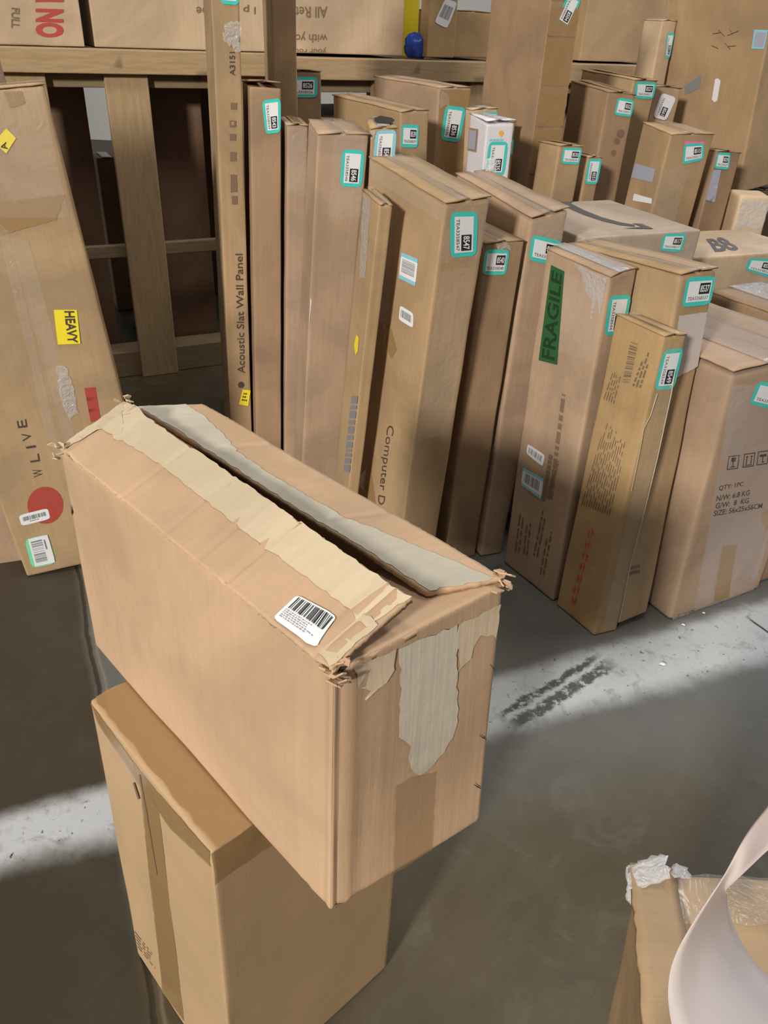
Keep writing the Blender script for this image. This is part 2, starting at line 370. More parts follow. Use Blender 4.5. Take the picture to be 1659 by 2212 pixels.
col = fm.mix(fm.ramp(big, .32, .68), (.064, .047, .020, 1), (.110, .088, .050, 1))
col = fm.mix(fm.math('MULTIPLY', fm.ramp(mid, .5, .72), .55), col, (.15, .135, .10, 1))
col = fm.mix(fm.math('MULTIPLY', fm.ramp(fm.noise(oc, 5, 4, .6, 1.5), .60, .72), .5), col, (.045, .036, .02, 1))
col = fm.mix(fm.math('MULTIPLY', fin, .35), col, (.085, .074, .055, 1))
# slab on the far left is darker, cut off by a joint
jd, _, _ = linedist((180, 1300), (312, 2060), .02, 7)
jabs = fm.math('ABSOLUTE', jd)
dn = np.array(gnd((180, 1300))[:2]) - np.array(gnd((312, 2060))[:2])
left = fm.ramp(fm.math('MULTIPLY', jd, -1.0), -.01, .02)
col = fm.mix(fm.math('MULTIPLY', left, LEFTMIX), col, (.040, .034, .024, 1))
# cool light on the mid floor, painted as greyer concrete beside the line
cool_d, _, _ = linedist((60, 1868), (1400, 1500), .25, 3)
cool_zone = fm.math('MULTIPLY', fm.math('MULTIPLY', fm.ramp(cool_d, -.28, .0), fm.ramp(cool_d, .9, .3)), fm.math('SUBTRACT', 1.0, left))
col = fm.mix(fm.math('MULTIPLY', cool_zone, .8), col, fm.mix(mid, (.115, .125, .122, 1), (.175, .18, .175, 1)))
# worn white floor line with soft scuffed edges
up_, a0, d0 = linedist((60, 1750), (1400, 1372), .035, 14)
lo_, a1, d1 = linedist((60, 1868), (1400, 1500), .045, 11)
band = fm.math('MULTIPLY', fm.math('SUBTRACT', 1.0, fm.ramp(up_, -.020, .022)), fm.ramp(lo_, -.022, .036))
wear = fm.ramp(fm.noise(oc, 26, 6, .7, .5), .70, .50)
speck = fm.ramp(fm.noise(oc, 75, 4, .6), .70, .62)
paint = fm.math('MULTIPLY', fm.math('MULTIPLY', band, fm.math('ADD', fm.math('MULTIPLY', wear, .45), .55)), speck)
# the tyre scuff that has rubbed the line away
t0, t1 = np.array(gnd((1100, 1572))[:2]), np.array(gnd((1330, 1428))[:2]); td = (t1 - t0); tl = np.linalg.norm(td); td /= tl; tn = np.array((-td[1], td[0]))
ta = fm.math('SUBTRACT', fm.math('ADD', fm.math('MULTIPLY', sx.outputs[0], float(td[0])), fm.math('MULTIPLY', sx.outputs[1], float(td[1]))), float(td @ t0))
tb = fm.math('SUBTRACT', fm.math('ADD', fm.math('MULTIPLY', sx.outputs[0], float(tn[0])), fm.math('MULTIPLY', sx.outputs[1], float(tn[1]))), float(tn @ t0))
tb = fm.math('ADD', tb, fm.math('MULTIPLY', fm.math('SUBTRACT', fm.noise(oc, 20, 5, .7), .5), .05))
sc = fm.math('MULTIPLY', fm.math('MULTIPLY', fm.ramp(ta, -.01, .03), fm.ramp(fm.math('SUBTRACT', tl, ta), -.01, .05)), fm.math('MAXIMUM', fm.ramp(fm.math('ABSOLUTE', tb), .016, .008), fm.ramp(fm.math('ABSOLUTE', fm.math('SUBTRACT', tb, .03)), .012, .004)))
sc = fm.math('MULTIPLY', sc, fm.ramp(fm.noise(oc, 55, 5, .7), .66, .50))
paint = fm.math('MULTIPLY', paint, fm.math('SUBTRACT', 1.0, sc))
col = fm.mix(fm.math('MULTIPLY', sc, .8), col, (.085, .088, .095, 1))
col = fm.mix(fm.math('MULTIPLY', paint, .92), col, (.53, .56, .58, 1))
col = fm.mix(fm.math('MULTIPLY', fm.ramp(jabs, .006, .002), .85), col, (.03, .024, .016, 1))
jd2, _, _ = linedist((1620, 1338), (1700, 1395), .008, 12)
t2 = fm.ramp(sx.outputs[0], float(gnd((1612, 1338))[0]), float(gnd((1625, 1338))[0]))
col = fm.mix(fm.math('MULTIPLY', fm.math('MULTIPLY', fm.ramp(fm.math('ABSOLUTE', jd2), .005, .002), t2), .9), col, (.02, .02, .02, 1))
jd3 = fm.math('ABSOLUTE', fm.math('SUBTRACT', jd, .012))
col = fm.mix(fm.math('MULTIPLY', fm.ramp(jd3, .005, .0), .35), col, (.30, .27, .20, 1))
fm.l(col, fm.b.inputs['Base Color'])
fm.b.inputs['Specular IOR Level'].default_value = .32; rg = fm.math('ADD', fm.math('MULTIPLY', mid, .3), .40); rg = fm.math('ADD', rg, fm.math('MULTIPLY', paint, .2)); fm.l(rg, fm.b.inputs['Roughness'])
bp = fm.n('ShaderNodeBump'); bp.inputs['Strength'].default_value = .35; bp.inputs['Distance'].default_value = .004
hh = fm.math('SUBTRACT', fm.math('ADD', fm.math('MULTIPLY', mid, .5), fm.math('MULTIPLY', fin, .25)), fm.math('MULTIPLY', fm.ramp(jabs, .006, .001), 1.2))
fm.l(hh, bp.inputs['Height']); fm.l(bp.outputs[0], fm.b.inputs['Normal'])
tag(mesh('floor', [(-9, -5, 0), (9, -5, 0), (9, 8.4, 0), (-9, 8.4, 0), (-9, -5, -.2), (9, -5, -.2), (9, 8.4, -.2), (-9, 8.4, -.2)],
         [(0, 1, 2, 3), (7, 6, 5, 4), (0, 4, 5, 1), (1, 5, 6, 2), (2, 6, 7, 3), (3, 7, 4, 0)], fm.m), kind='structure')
wm = NT('painted_block_wall'); wt = wm.n('ShaderNodeTexCoord'); wc = wm.mix(wm.noise(wt.outputs['Object'], 1.5, 4), (.42, .42, .40, 1), (.60, .60, .56, 1)); wm.l(wc, wm.b.inputs['Base Color']); wm.b.inputs['Roughness'].default_value = .8
tag(mesh('wall_back', [(-9, 8.4, -.2), (9, 8.4, -.2), (9, 8.4, 6), (-9, 8.4, 6), (-9, 8.6, -.2), (9, 8.6, -.2), (9, 8.6, 6), (-9, 8.6, 6)],
         [(0, 1, 2, 3), (5, 4, 7, 6), (3, 2, 6, 7), (1, 0, 4, 5), (0, 3, 7, 4), (2, 1, 5, 6)], wm.m), kind='structure')
# ------------------------------------------------------------------ cartons: eight corners each, metres (a = depth, b = width, c = height)
BX = {
'F2':[(-0.1427,0.4155,0.0010),(-0.1381,0.4270,0.4715),(0.0339,0.5855,0.0010),(0.0386,0.5970,0.4715),(-0.3098,0.5891,0.0010),(-0.3052,0.6007,0.4715),(-0.1331,0.7591,0.0010),(-0.1285,0.7706,0.4715)],
'T12':[(0.6426,1.3656,0.0010),(0.6184,1.3539,0.5821),(0.8930,1.5017,0.0010),(0.8663,1.4842,0.5918),(0.4785,1.6572,0.0010),(0.4611,1.6554,0.5802),(0.7257,1.7870,0.0078),(0.7083,1.7852,0.5880)],
'T10':[(0.4613,1.3026,0.0010),(0.4665,1.3176,0.6592),(0.5159,1.3247,0.0010),(0.5127,1.3407,0.6551),(0.3970,1.4035,0.0010),(0.4078,1.4225,0.6615),(0.4531,1.4195,0.0010),(0.4599,1.4431,0.6546)],
'T9':[(0.3904,1.4147,0.0010),(0.3839,1.4262,0.7284),(0.4421,1.4503,0.0038),(0.4407,1.4649,0.7365),(0.2952,1.5599,0.0010),(0.2904,1.5700,0.7391),(0.3503,1.5874,0.0104),(0.3453,1.6077,0.7418)],
'T11':[(0.5164,1.3291,0.0126),(0.4946,1.3862,0.7460),(0.5913,1.3721,0.0153),(0.5718,1.4305,0.7488),(0.3713,1.5824,0.0010),(0.3453,1.6471,0.7329),(0.4463,1.6254,0.0026),(0.4225,1.6915,0.7356)],
'T8':[(0.2406,1.5787,0.0010),(0.2547,1.5815,0.7874),(0.2936,1.5989,0.0010),(0.3308,1.6186,0.8014),(0.1084,1.8082,0.0312),(0.1213,1.8403,0.8258),(0.1735,1.8419,0.0352),(0.1915,1.8768,0.8301)],
'T7':[(0.1474,1.5393,0.0010),(0.1660,1.5247,0.7536),(0.2266,1.5825,0.0010),(0.2452,1.5679,0.7525),(0.0517,1.7148,0.0067),(0.0703,1.7002,0.7594),(0.1309,1.7580,0.0056),(0.1495,1.7434,0.7583)],
'T4':[(-0.2156,1.6927,0.0035),(-0.1633,1.6769,0.9087),(-0.1271,1.7208,0.0010),(-0.0649,1.7071,0.9096),(-0.2479,1.7956,0.0147),(-0.1926,1.7847,0.9230),(-0.1594,1.8238,0.0112),(-0.1014,1.8138,0.9190)],
'T3':[(-0.2699,1.8101,0.0015),(-0.2401,1.8144,0.9081),(-0.2269,1.8210,0.0010),(-0.1971,1.8253,0.9066),(-0.3044,1.9458,0.0019),(-0.2745,1.9501,0.9085),(-0.2613,1.9567,0.0010),(-0.2315,1.9610,0.9071)],
'T2':[(-0.3422,1.8068,0.0050),(-0.3172,1.8274,0.9742),(-0.2799,1.8227,0.0030),(-0.2549,1.8433,0.9723),(-0.3919,2.0005,0.0021),(-0.3668,2.0211,0.9714),(-0.3296,2.0164,0.0010),(-0.3046,2.0370,0.9695)],
'T1':[(-0.4212,1.8835,0.0010),(-0.3745,1.8201,1.5990),(-0.3678,1.8992,0.0010),(-0.3212,1.8358,1.5981),(-0.4807,2.0870,0.0107),(-0.4341,2.0236,1.6088),(-0.4274,2.1027,0.0098),(-0.3807,2.0393,1.6079)],
'T5':[(-0.0730,1.7687,0.0010),(-0.0628,1.7156,0.9187),(-0.0243,1.7831,0.0010),(-0.0091,1.7305,0.9211),(-0.0885,1.8208,0.0032),(-0.0728,1.7688,0.9302),(-0.0398,1.8352,0.0032),(-0.0241,1.7832,0.9302)],
'L1':[(-0.5222,1.5164,0.0275),(-0.6064,1.4912,0.9857),(-0.5418,1.5730,0.0273),(-0.6302,1.5460,0.9844),(-0.7997,1.4114,0.0010),(-0.8832,1.3949,0.9567),(-0.8144,1.4786,0.0010),(-0.9028,1.4516,0.9565)],
'T6':[(0.0312,1.4393,0.0010),(0.0801,1.4274,0.8369),(0.1150,1.4842,0.0010),(0.1618,1.4761,0.8424),(-0.1024,1.6888,0.0298),(-0.0631,1.6901,0.8717),(-0.0186,1.7336,0.0298),(0.0246,1.7372,0.8711)],
'T5b':[(-0.0983,1.5405,0.0018),(-0.0344,1.4863,0.8195),(-0.0739,1.5495,0.0010),(-0.0100,1.4953,0.8182),(-0.1328,1.6355,0.0108),(-0.0689,1.5812,0.8285),(-0.1084,1.6444,0.0095),(-0.0445,1.5902,0.8272)],
'M1':[(0.0866,2.1778,0.0010),(0.0843,2.1741,0.9685),(0.1695,2.2237,0.0010),(0.1672,2.2199,0.9688),(-0.0822,2.4830,0.0010),(-0.0845,2.4793,0.9692),(0.0006,2.5288,0.0011),(-0.0016,2.5251,0.9696)],
'M2':[(0.0233,2.0020,0.0010),(-0.0049,1.9777,0.9285),(0.0871,2.0371,0.0029),(0.0590,2.0128,0.9314),(-0.1560,2.3283,0.0031),(-0.1842,2.3040,0.9316),(-0.0921,2.3634,0.0060),(-0.1203,2.3391,0.9345)],
'M3':[(0.1974,2.0141,0.0010),(0.1905,1.9732,0.9112),(0.2573,2.0366,0.0012),(0.2543,1.9955,0.9146),(0.1657,2.0982,0.0037),(0.1573,2.0582,0.9248),(0.2256,2.1208,0.0049),(0.2226,2.0798,0.9193)],
'M3b':[(0.2038,2.1313,0.0010),(0.1654,2.1107,0.9281),(0.2689,2.1668,0.0035),(0.2305,2.1462,0.9316),(0.1885,2.1594,0.0010),(0.1501,2.1387,0.9281),(0.2536,2.1949,0.0035),(0.2151,2.1743,0.9316)],
'M3c':[(0.2596,2.1782,0.0010),(0.2411,2.1794,0.8969),(0.3022,2.2009,0.0015),(0.2837,2.2021,0.8978),(0.2314,2.2312,0.0010),(0.2129,2.2324,0.8963),(0.2740,2.2539,0.0010),(0.2555,2.2551,0.8971)],
'B1':[(0.3281,2.2085,0.0010),(0.3329,2.1918,1.2999),(0.4060,2.2499,0.0010),(0.4109,2.2332,1.3001),(0.2086,2.4333,0.0033),(0.2134,2.4166,1.3032),(0.2865,2.4747,0.0036),(0.2913,2.4581,1.3035)],
'B5':[(0.5294,2.3507,0.0010),(0.5219,2.2893,0.9687),(0.6077,2.3814,0.0024),(0.6003,2.3196,0.9636),(0.4605,2.5259,0.0109),(0.4561,2.4638,0.9800),(0.5389,2.5566,0.0133),(0.5339,2.4944,0.9793)],
'B6':[(0.6037,2.5644,0.0020),(0.6444,2.5352,0.9885),(0.6807,2.6047,0.0010),(0.7214,2.5756,0.9865),(0.4952,2.7721,0.0126),(0.5358,2.7429,0.9991),(0.5721,2.8124,0.0106),(0.6128,2.7833,0.9971)],
'B7':[(0.6873,2.6383,0.0064),(0.7451,2.6581,0.9691),(0.7772,2.6861,0.0010),(0.8350,2.7059,0.9627),(0.5936,2.8150,0.0084),(0.6513,2.8348,0.9711),(0.6835,2.8628,0.0020),(0.7413,2.8826,0.9647)],
'B8':[(0.6786,2.3373,0.0010),(0.7024,2.2839,0.8793),(0.8117,2.3921,0.0010),(0.8334,2.3394,0.8788),(0.6313,2.4523,0.0085),(0.6550,2.3995,0.8932),(0.7644,2.5071,0.0082),(0.7881,2.4538,0.8888)],
'B9':[(0.8439,2.3526,0.0118),(0.8788,2.4109,0.8309),(0.9267,2.3963,0.0051),(0.9616,2.4546,0.8242),(0.7876,2.4585,0.0066),(0.8225,2.5168,0.8257),(0.8705,2.5022,0.0010),(0.9053,2.5605,0.8191)],
'B10':[(0.3608,2.0774,0.0042),(0.3837,2.1018,0.8602),(0.4244,2.1104,0.0016),(0.4474,2.1349,0.8575),(0.3216,2.1528,0.0031),(0.3445,2.1772,0.8591),(0.3852,2.1859,0.0010),(0.4082,2.2103,0.8564)],
'B11':[(0.4520,2.1617,0.0015),(0.4733,2.1745,0.8284),(0.4922,2.1827,0.0010),(0.5134,2.1955,0.8271),(0.4057,2.2504,0.0014),(0.4270,2.2631,0.8283),(0.4459,2.2714,0.0010),(0.4672,2.2841,0.8269)],
'R1':[(0.3715,1.6980,0.0031),(0.3846,1.6877,0.7369),(0.6629,1.8476,0.0010),(0.6761,1.8373,0.7338),(0.2277,1.9782,0.0096),(0.2408,1.9679,0.7434),(0.5191,2.1278,0.0065),(0.5323,2.1175,0.7402)],
'R2':[(0.7023,1.9426,0.0115),(0.7174,1.9505,0.6472),(1.0820,2.1377,0.0010),(1.0971,2.1456,0.6358),(0.5880,2.1649,0.0115),(0.6031,2.1728,0.6472),(0.9677,2.3601,0.0010),(0.9828,2.3680,0.6358)],
'R3':[(0.8940,1.5201,0.0045),(0.8901,1.5267,0.6045),(1.1062,1.6333,0.0046),(1.1022,1.6400,0.6046),(0.7292,1.8288,0.0010),(0.7253,1.8355,0.6000),(0.9414,1.9421,0.0010),(0.9374,1.9487,0.6001)],
'L0':[(-0.6119,1.5626,-0.0055),(-0.7248,1.5288,1.2775),(-0.6413,1.6476,-0.0058),(-0.7542,1.6138,1.2772),(-1.4969,1.2278,-0.0900),(-1.6098,1.1940,1.1931),(-1.5264,1.3129,-0.0903),(-1.6392,1.2791,1.1928)],
'F1':[(-0.0280,0.3751,0.4745),(-0.0297,0.4111,0.7095),(0.1027,0.4710,0.4745),(0.1016,0.5227,0.7095),(-0.3263,0.6816,0.4745),(-0.3400,0.7196,0.7095),(-0.1957,0.7775,0.4745),(-0.2196,0.8479,0.7095)],
'F3':[(0.2171,0.1088,0.0010),(0.1367,0.0443,0.6000),(0.4770,0.1123,0.0010),(0.3966,0.0479,0.6000),(0.2696,0.4042,0.0010),(0.1892,0.3397,0.6000),(0.5296,0.4077,0.0010),(0.4492,0.3432,0.6000)],
}
GROW = 'tall narrow cartons packed upright in rows'
def carton(key, label, mat='kraft', group=GROW, seed=1, dent=.0016, rnd=.004, top=True, tapetop='tape', face='LRTGNK', step=.022, lift=.004, open_=(0, 0), gap=.008, name='cardboard_box', cat='box', slot=0):
    bx = Box(BX[key] if isinstance(key, str) else key, seed, dent, rnd)
    r = empty(name, bx.base, label, cat, group)
    body(bx, r, M[mat], face, step=step)
    bx.r = r
    if top:
        fl = flaps(bx, r, M[mat], lift, gap, seed, open_=open_, slot=slot)
        if tapetop:
            c4 = [bx.T(bx.A + .002, bx.B * .28, bx.C + lift + .0012), bx.T(-.003, bx.B * .28, bx.C + lift + .0012 + slot), bx.T(-.003, bx.B * .72, bx.C + lift + .0012 + slot), bx.T(bx.A + .002, bx.B * .72, bx.C + lift + .0012)]
            sheet('packing_tape', c4, M[tapetop], r, .0008, seed + 2, .0004, .02)
    return bx
def endtape(bx, v0=.80, u0=.2, u1=.8, mat='tape', seed=1): return strip(bx.face('R'), u0, v0, u1, .995, mat, bx.r, seed=seed)

# ---- foreground: the open carton on top of the closed one
f2 = carton('F2', 'smooth tan carton standing on the floor, carrying the worn open carton', 'smooth', 'cartons stacked in the foreground', 4, .001, .004, tapetop=None, top=False)
strip(f2.face('T'), .0, .02, 1.0, .48, 'tape', f2.r, seed=2); 
L2 = f2.face('L')
poly('packing_tape', L2, [(266, 1640), (330, 1690), (345, 1812), (378, 2212), (350, 2190), (330, 2120)][:0] or [(300, 1665), (326, 1695), (345, 1760), (398, 2205), (352, 2150), (322, 1880)], M['tape'], f2.r, .0007, .0006, 3)
poly('packing_tape', L2, [(196, 1517), (302, 1662), (455, 1832), (455, 1872), (370, 1790), (290, 1680), (212, 1562)], M['tape'], f2.r, .0008, .001, 4)
strip(f2.face('R'), .0, .90, .62, .998, 'tape', f2.r, seed=5)
poly('pressed_mark', L2, [(288, 1690), (292, 1690), (303, 1725), (300, 1728)], M['softink'], f2.r, .001, .0006, 6)
poly('pressed_mark', L2, [(302, 1672), (305, 1672), (342, 1890), (339, 1885)], M['softink'], f2.r, .0012, .0006, 7)
qd = uvquad(L2, [(292, 2010), (330, 2060), (338, 2100), (300, 2050)]); lines(L2, qd, M['softink'], f2.r, 5, 2, th=.25, chop=3)

o1 = Box(BX['F1'], 9, .0022, .0035)
r1 = empty('open_cardboard_box', o1.base, 'big worn open carton with split top flaps, perched on the smooth tan carton', 'box', 'cartons stacked in the foreground')
o1.r = r1
o1.grooves = [(1, .006, .004, .0030), (1, .016, .0025, -.0016), (1, .024, .003, .0028), (1, .036, .0022, .0014), (0, .010, .003, .0020), (0, .022, .002, .0010), (0, .034, .002, .0008)]
body(o1, r1, M['open'], 'LRGNK', step=.0065, solid=.005)
A, B, C = o1.A, o1.B, o1.C
Lf, Rf = o1.face('L'), o1.face('R')
def crease(*us):
    def d(u, v):
        h = 0
        for c, wd, dp in us: h -= dp * math.exp(-((u - c) / wd) ** 2)
        return h
    return d
# near long flap: hinge on the left wall, free edge raised
near4 = [gnd((128, 968), .7095), gnd((712, 1448), .7095), gnd((888, 1290), .737), gnd((270, 868), .729)]
nf, np_ = sheet('top_flap', near4, M['open'], r1, .0012, 3, .0055, .003, .0006,
    crease((.30, .006, .0022), (.48, .005, .0018), (.60, .006, .0016), (.695, .006, .0028), (.925, .008, .0018), (.955, .006, .003), (.06, .02, -.006)))
far4 = [gnd((437, 872), .712), gnd((1088, 1247), .7125), gnd((922, 1276), .713), gnd((295, 876), .713)]
ff, fp_ = sheet('top_flap', far4, M['open'], r1, .0016, 8, .0055, .003, .0006, crease((.3, .01, .001), (.7, .01, .0012)), flip=True)
# end flap folded in under the long ones
e4 = [o1.T(.001, .004, C - .002), o1.T(.001, B - .004, C - .002), o1.T(.085, B - .012, C - .012), o1.T(.085, .012, C - .012)]
ef, ep_ = sheet('end_flap', e4, M['open'], r1, .0014, 5, .005, .006, .001)
k4 = [o1.T(A - .001, .004, C - .002), o1.T(A - .001, B - .004, C - .002), o1.T(A - .085, B - .012, C - .004), o1.T(A - .085, .012, C - .004)]
sheet('end_flap', k4, M['open'], r1, .0014, 6, .005, .006, .001, flip=True)
# paper torn away with the old tape
q = lambda a, b: (a, b)
poly('torn_patch', np_, [q(.0, .999), q(.0, .80), q(.10, .50), q(.13, .56), q(.30, .60), q(.5, .56), q(.75, .55), q(.93, .56), q(.985, .50), q(.998, .999)], M['torn'], r1, .0006, .0012, 4, uv=True)
poly('torn_patch', np_, [q(.0, .02), q(.018, .02), q(.04, .4), q(.11, .62), q(.0, .99)], M['torn'], r1, .0009, .0012, 5, uv=True)
poly('torn_patch', np_, [q(.955, .06), q(.998, .02), q(.998, .6), q(.96, .62)], M['torn'], r1, .0009, .001, 5, uv=True)
poly('torn_patch', fp_, [q(.0, .98), q(.0, .25), q(.10, .30), q(.2, .42), q(.33, .62), q(.5, .66), q(.7, .62), q(.86, .35), q(.999, .1), q(.999, .98)], M['torngrey'], r1, .0006, .0014, 6, uv=True)
poly('torn_patch', Rf, [(862, 1398), (900, 1382), (986, 1352), (988, 1560), (962, 1622), (935, 1652), (905, 1676), (884, 1662), (884, 1610), (864, 1590)], M['torngrey'], r1, .0006, .0016, 7)
poly('torn_patch', Rf, [(765, 1445), (858, 1402), (852, 1450), (820, 1490), (795, 1512), (775, 1500)], M['torn'], r1, .0006, .0018, 8)
poly('torn_patch', Rf, [(990, 1350), (1086, 1300), (1080, 1372), (1040, 1368), (1015, 1420), (990, 1450)], M['torn'], r1, .0006, .0018, 9)
poly('packing_tape', Rf, [(850, 1700), (884, 1680), (940, 1668), (932, 1850), (848, 1898)], M['soft_tape'], r1, .0007, .0006, 10)
for c, a in (((1063, 1438), .6), ((1042, 1592), .6), ((1030, 1698), .5)):
    poly('slit', Rf, [(c[0] - 9, c[1] - 6), (c[0] + 7, c[1] + 2), (c[0] + 8, c[1] + 6), (c[0] - 5, c[1] - 1)], M['hole'], r1, .001, .0004, 3, step=.003)
poly('torn_hole', Lf, [(139, 1068), (146, 1076), (158, 1104), (150, 1106), (141, 1088)], M['hole'], r1, .001, .0012, 4, step=.003)
poly('torn_hole', Lf, [(697, 1436), (716, 1442), (719, 1452), (702, 1450)], M['hole'], r1, .0012, .0012, 4, step=.003)
poly('torn_hole', Rf, [(723, 1446), (748, 1440), (742, 1450), (726, 1453)], M['hole'], r1, .0012, .0012, 5, step=.003)
poly('torn_hole', Rf, [(722, 1966), (733, 1962), (732, 1971), (724, 1972)], M['hole'], r1, .001, .0006, 5, step=.003)
# bent-open corner tufts
def tuft(pt, seed, n=9, L=.009, mat='open'):
    rnd = random.Random(seed); V, F = [], []
    for i in range(n):
        a = np.array(pt) + np.array([rnd.uniform(-.008, .008) for _ in range(3)]); d = np.array([rnd.uniform(-1, 1), rnd.uniform(-1, 1), rnd.uniform(-.4, 1)]); d = d / np.linalg.norm(d) * L * rnd.uniform(.5, 1)
        s = np.cross(d, (0.3, .5, .8)); s = s / np.linalg.norm(s) * .005; t_ = np.cross(d, s); t_ = t_ / np.linalg.norm(t_) * .0012
        k = len(V); V += [a - s, a + s, a + d + s * .5, a + d - s * .6, a - s + t_, a + s + t_, a + d + s * .5 + t_, a + d - s * .6 + t_]
        F += [(k, k + 1, k + 2, k + 3), (k + 7, k + 6, k + 5, k + 4), (k, k + 4, k + 5, k + 1), (k + 1, k + 5, k + 6, k + 2), (k + 2, k + 6, k + 7, k + 3), (k + 3, k + 7, k + 4, k)]
    return mesh('torn_edge', V, F, M[mat], r1)
tuft(o1.T(.0, .0, C - .002), 3, 12, .008); tuft(o1.T(.0, B, C + .002), 4, 8, .009); tuft(o1.T(A, 0, C - .002), 5, 10, .008, 'torn'); tuft(near4[3], 6, 6, .006, 'torn')
qb = uvquad(np_, [(643, 1287), (730, 1335), (681, 1403), (590, 1337)])
sb = decal('barcode_sticker', np_, qb, M['white'], r1, .0014, 10, round_=.08); tag(sb, 'white sticker with black barcode')
bars(np_, qrect(qb, .08, .06, .94, .50), M['black'], sb, 26, 5, .0020); lines(np_, qrect(qb, .06, .56, .94, .88), M['greyink'], sb, 5, 7, .0020, th=.3, chop=14)

# ---- left: the big leaning carton
b = carton('L1', 'big tan carton leaning at the far left, yellow HEAVY sticker and red disc', 'kraft', None, 12, .003, .005, tapetop='clear')
# its broad printed face is the -a/-b side towards the camera
pf = b.face('L')
def onL1(): return pf
qh = uvquad(pf, [(166, 669), (174, 742), (125, 744), (116, 669)]); d = decal('heavy_sticker', pf, qh, M['yel'], b.r, .0012); tag(d, 'bright yellow sticker reading HEAVY'); text(pf, qrect(qh, .03, .12, .97, .56), 'HEAVY', M['ink'], d, .0018, .03)
qa = uvquad(pf, [(14, 277), (35, 298), (14, 331), (-14, 308)]); d = decal('yellow_sticker', pf, qa, M['yel'], b.r, .0012); text(pf, qrect(uvquad(pf, [(4, 326), (0, 308), (13, 306), (17, 322)]), 0, 0, 1, 1), 'A', M['ink'], d, .0018, .02)
poly('red_bar', pf, [(182, 838), (206, 836), (217, 905), (196, 912)], M['red'], b.r, .0008)
poly('red_disc', pf, [(98 + 39 * math.cos(t * .3), 1091 + 40 * math.sin(t * .3)) for t in range(21)], M['red'], b.r, .0008)
for ch, (x, y) in zip('WLIVE', ((83, 1022), (76, 990), (68, 966), (59, 944), (49, 916))):
    hx = 3 if ch == 'I' else 9
    qq = uvquad(pf, [(x - 10, y + hx), (x - 13, y - hx + 2), (x + 7, y - hx - 2), (x + 10, y + hx - 3)]); text(pf, qq, ch, M['ink'], b.r, .0009, .0)
ql = uvquad(pf, [(40, 1113), (103, 1097), (109, 1120), (47, 1136)]); d = decal('barcode_label', pf, ql, M['white'], b.r, .0012, round_=.12); bars(pf, qrect(ql, .1, .25, .92, .62), M['greyink'], d, 22, 8, .0016); lines(pf, qrect(ql, .3, .7, .75, .85), M['greyink'], d, 1, 3, .0016)
ql = uvquad(pf, [(53, 1165), (103, 1153), (121, 1216), (69, 1227)]); d = decal('barcode_label', pf, ql, M['mint'], b.r, .0012, round_=.12); decal('label_panel', pf, qrect(ql, .14, .02, .98, .96), M['white'], d, .0015); bars(pf, qrect(ql, .22, .12, .70, .9), M['greyink'], d, 14, 9, .0018, along=1); lines(pf, qrect(ql, .76, .15, .84, .8), M['greyink'], d, 1, 5, .0018)
poly('packing_tape', pf, [(-40, 440), (142, 420), (120, 475), (-25, 515)], M['tape'], b.r, .0007, .001, 6)
poly('clear_tape', pf, [(20, 512), (62, 520), (110, 700), (150, 870), (165, 960), (140, 960), (104, 820), (60, 660)], M['clear'], b.r, .001, .001, 7)
poly('clear_tape', pf, [(-10, 470), (18, 500), (66, 700), (100, 850), (130, 960), (100, 950), (66, 780), (30, 640)], M['clear'], b.r, .0012, .001, 8)
poly('crinkled_film', pf, [(122, 790), (142, 790), (160, 840), (168, 890), (150, 905), (128, 850)], M['shiny'], b.r, .002, .002, 9)
poly('packing_tape', pf, [(6, 198), (48, 196), (54, 224), (22, 232)], M['tape'], b.r, .0009, .001, 11)
poly('clear_tape', pf, [(-60, 176), (88, 182), (150, 470), (-30, 470)], M['clear'], b.r, .0015, .001, 12)

b = carton('L0', 'taller carton standing behind the HEAVY carton, only its edge showing at the far left', 'pink', None, 13, .002, .005, tapetop='clear')  # unseen width and height stretched to shade the planks behind
# ---- the upright row in front, left to right
b = carton('T1', 'very tall slim carton lettered Acoustic Slat Wall Panel, reaching out of the picture', 'kraft', GROW, 21, .0012, .004)
pr = b.face('R')
tea(b, 'R', [(524, -72), (524, 12), (476, 8), (475, -76)], '8542', b.r)
poly('crinkled_film', pr, [(482, 50), (530, 45), (532, 100), (520, 112), (500, 100), (480, 92)], M['shiny'], b.r, .004, .004, 2)
def up(p, x0, x1, y0, y1, dx=0): return uvquad(p, [(x0 + dx, y1), (x0, y0), (x1, y0), (x1 + dx, y1)])
text(pr, up(pr, 495, 507, 112, 163, 1), 'A3151', M['ink'], b.r, .0009, .01)
text(pr, up(pr, 508, 524, 548, 806, 5), 'Acoustic Slat Wall Panel', M['ink'], b.r, .0009, .01)
poly('printed_logo', pr, [(521 + 7 * math.cos(t * .6), 831 + 7 * math.sin(t * .6)) for t in range(10)], M['ink'], b.r, .0008, step=.1)
for (x, y, w_, h_, m_) in ((505, 229, 7, 7, 'softink'), (503, 267, 7, 7, 'ink'), (503, 296, 7, 7, 'ink'), (504, 338, 7, 10, 'ink'), (505, 396, 7, 19, 'ink'), (507, 432, 6, 9, 'softink')):
    poly('printed_symbol', pr, [(x - w_, y - h_), (x + w_, y - h_), (x + w_, y + h_), (x - w_, y + h_)], M['softink' if m_ == 'ink' else m_], b.r, .0008, .0006, 3)
for y in (267,): poly('printed_symbol', pr, [(500, 263), (506, 263), (506, 270), (500, 270)], M['kraft'], b.r, .0012)
d = poly('yellow_sticker', pr, [(524, 841), (543, 843), (536, 877), (516, 873)], M['yel'], b.r, .001); lines(pr, uvquad(pr, [(526, 848), (538, 849), (533, 870), (521, 868)]), M['ink'], d, 3, 4, .0016, chop=3)
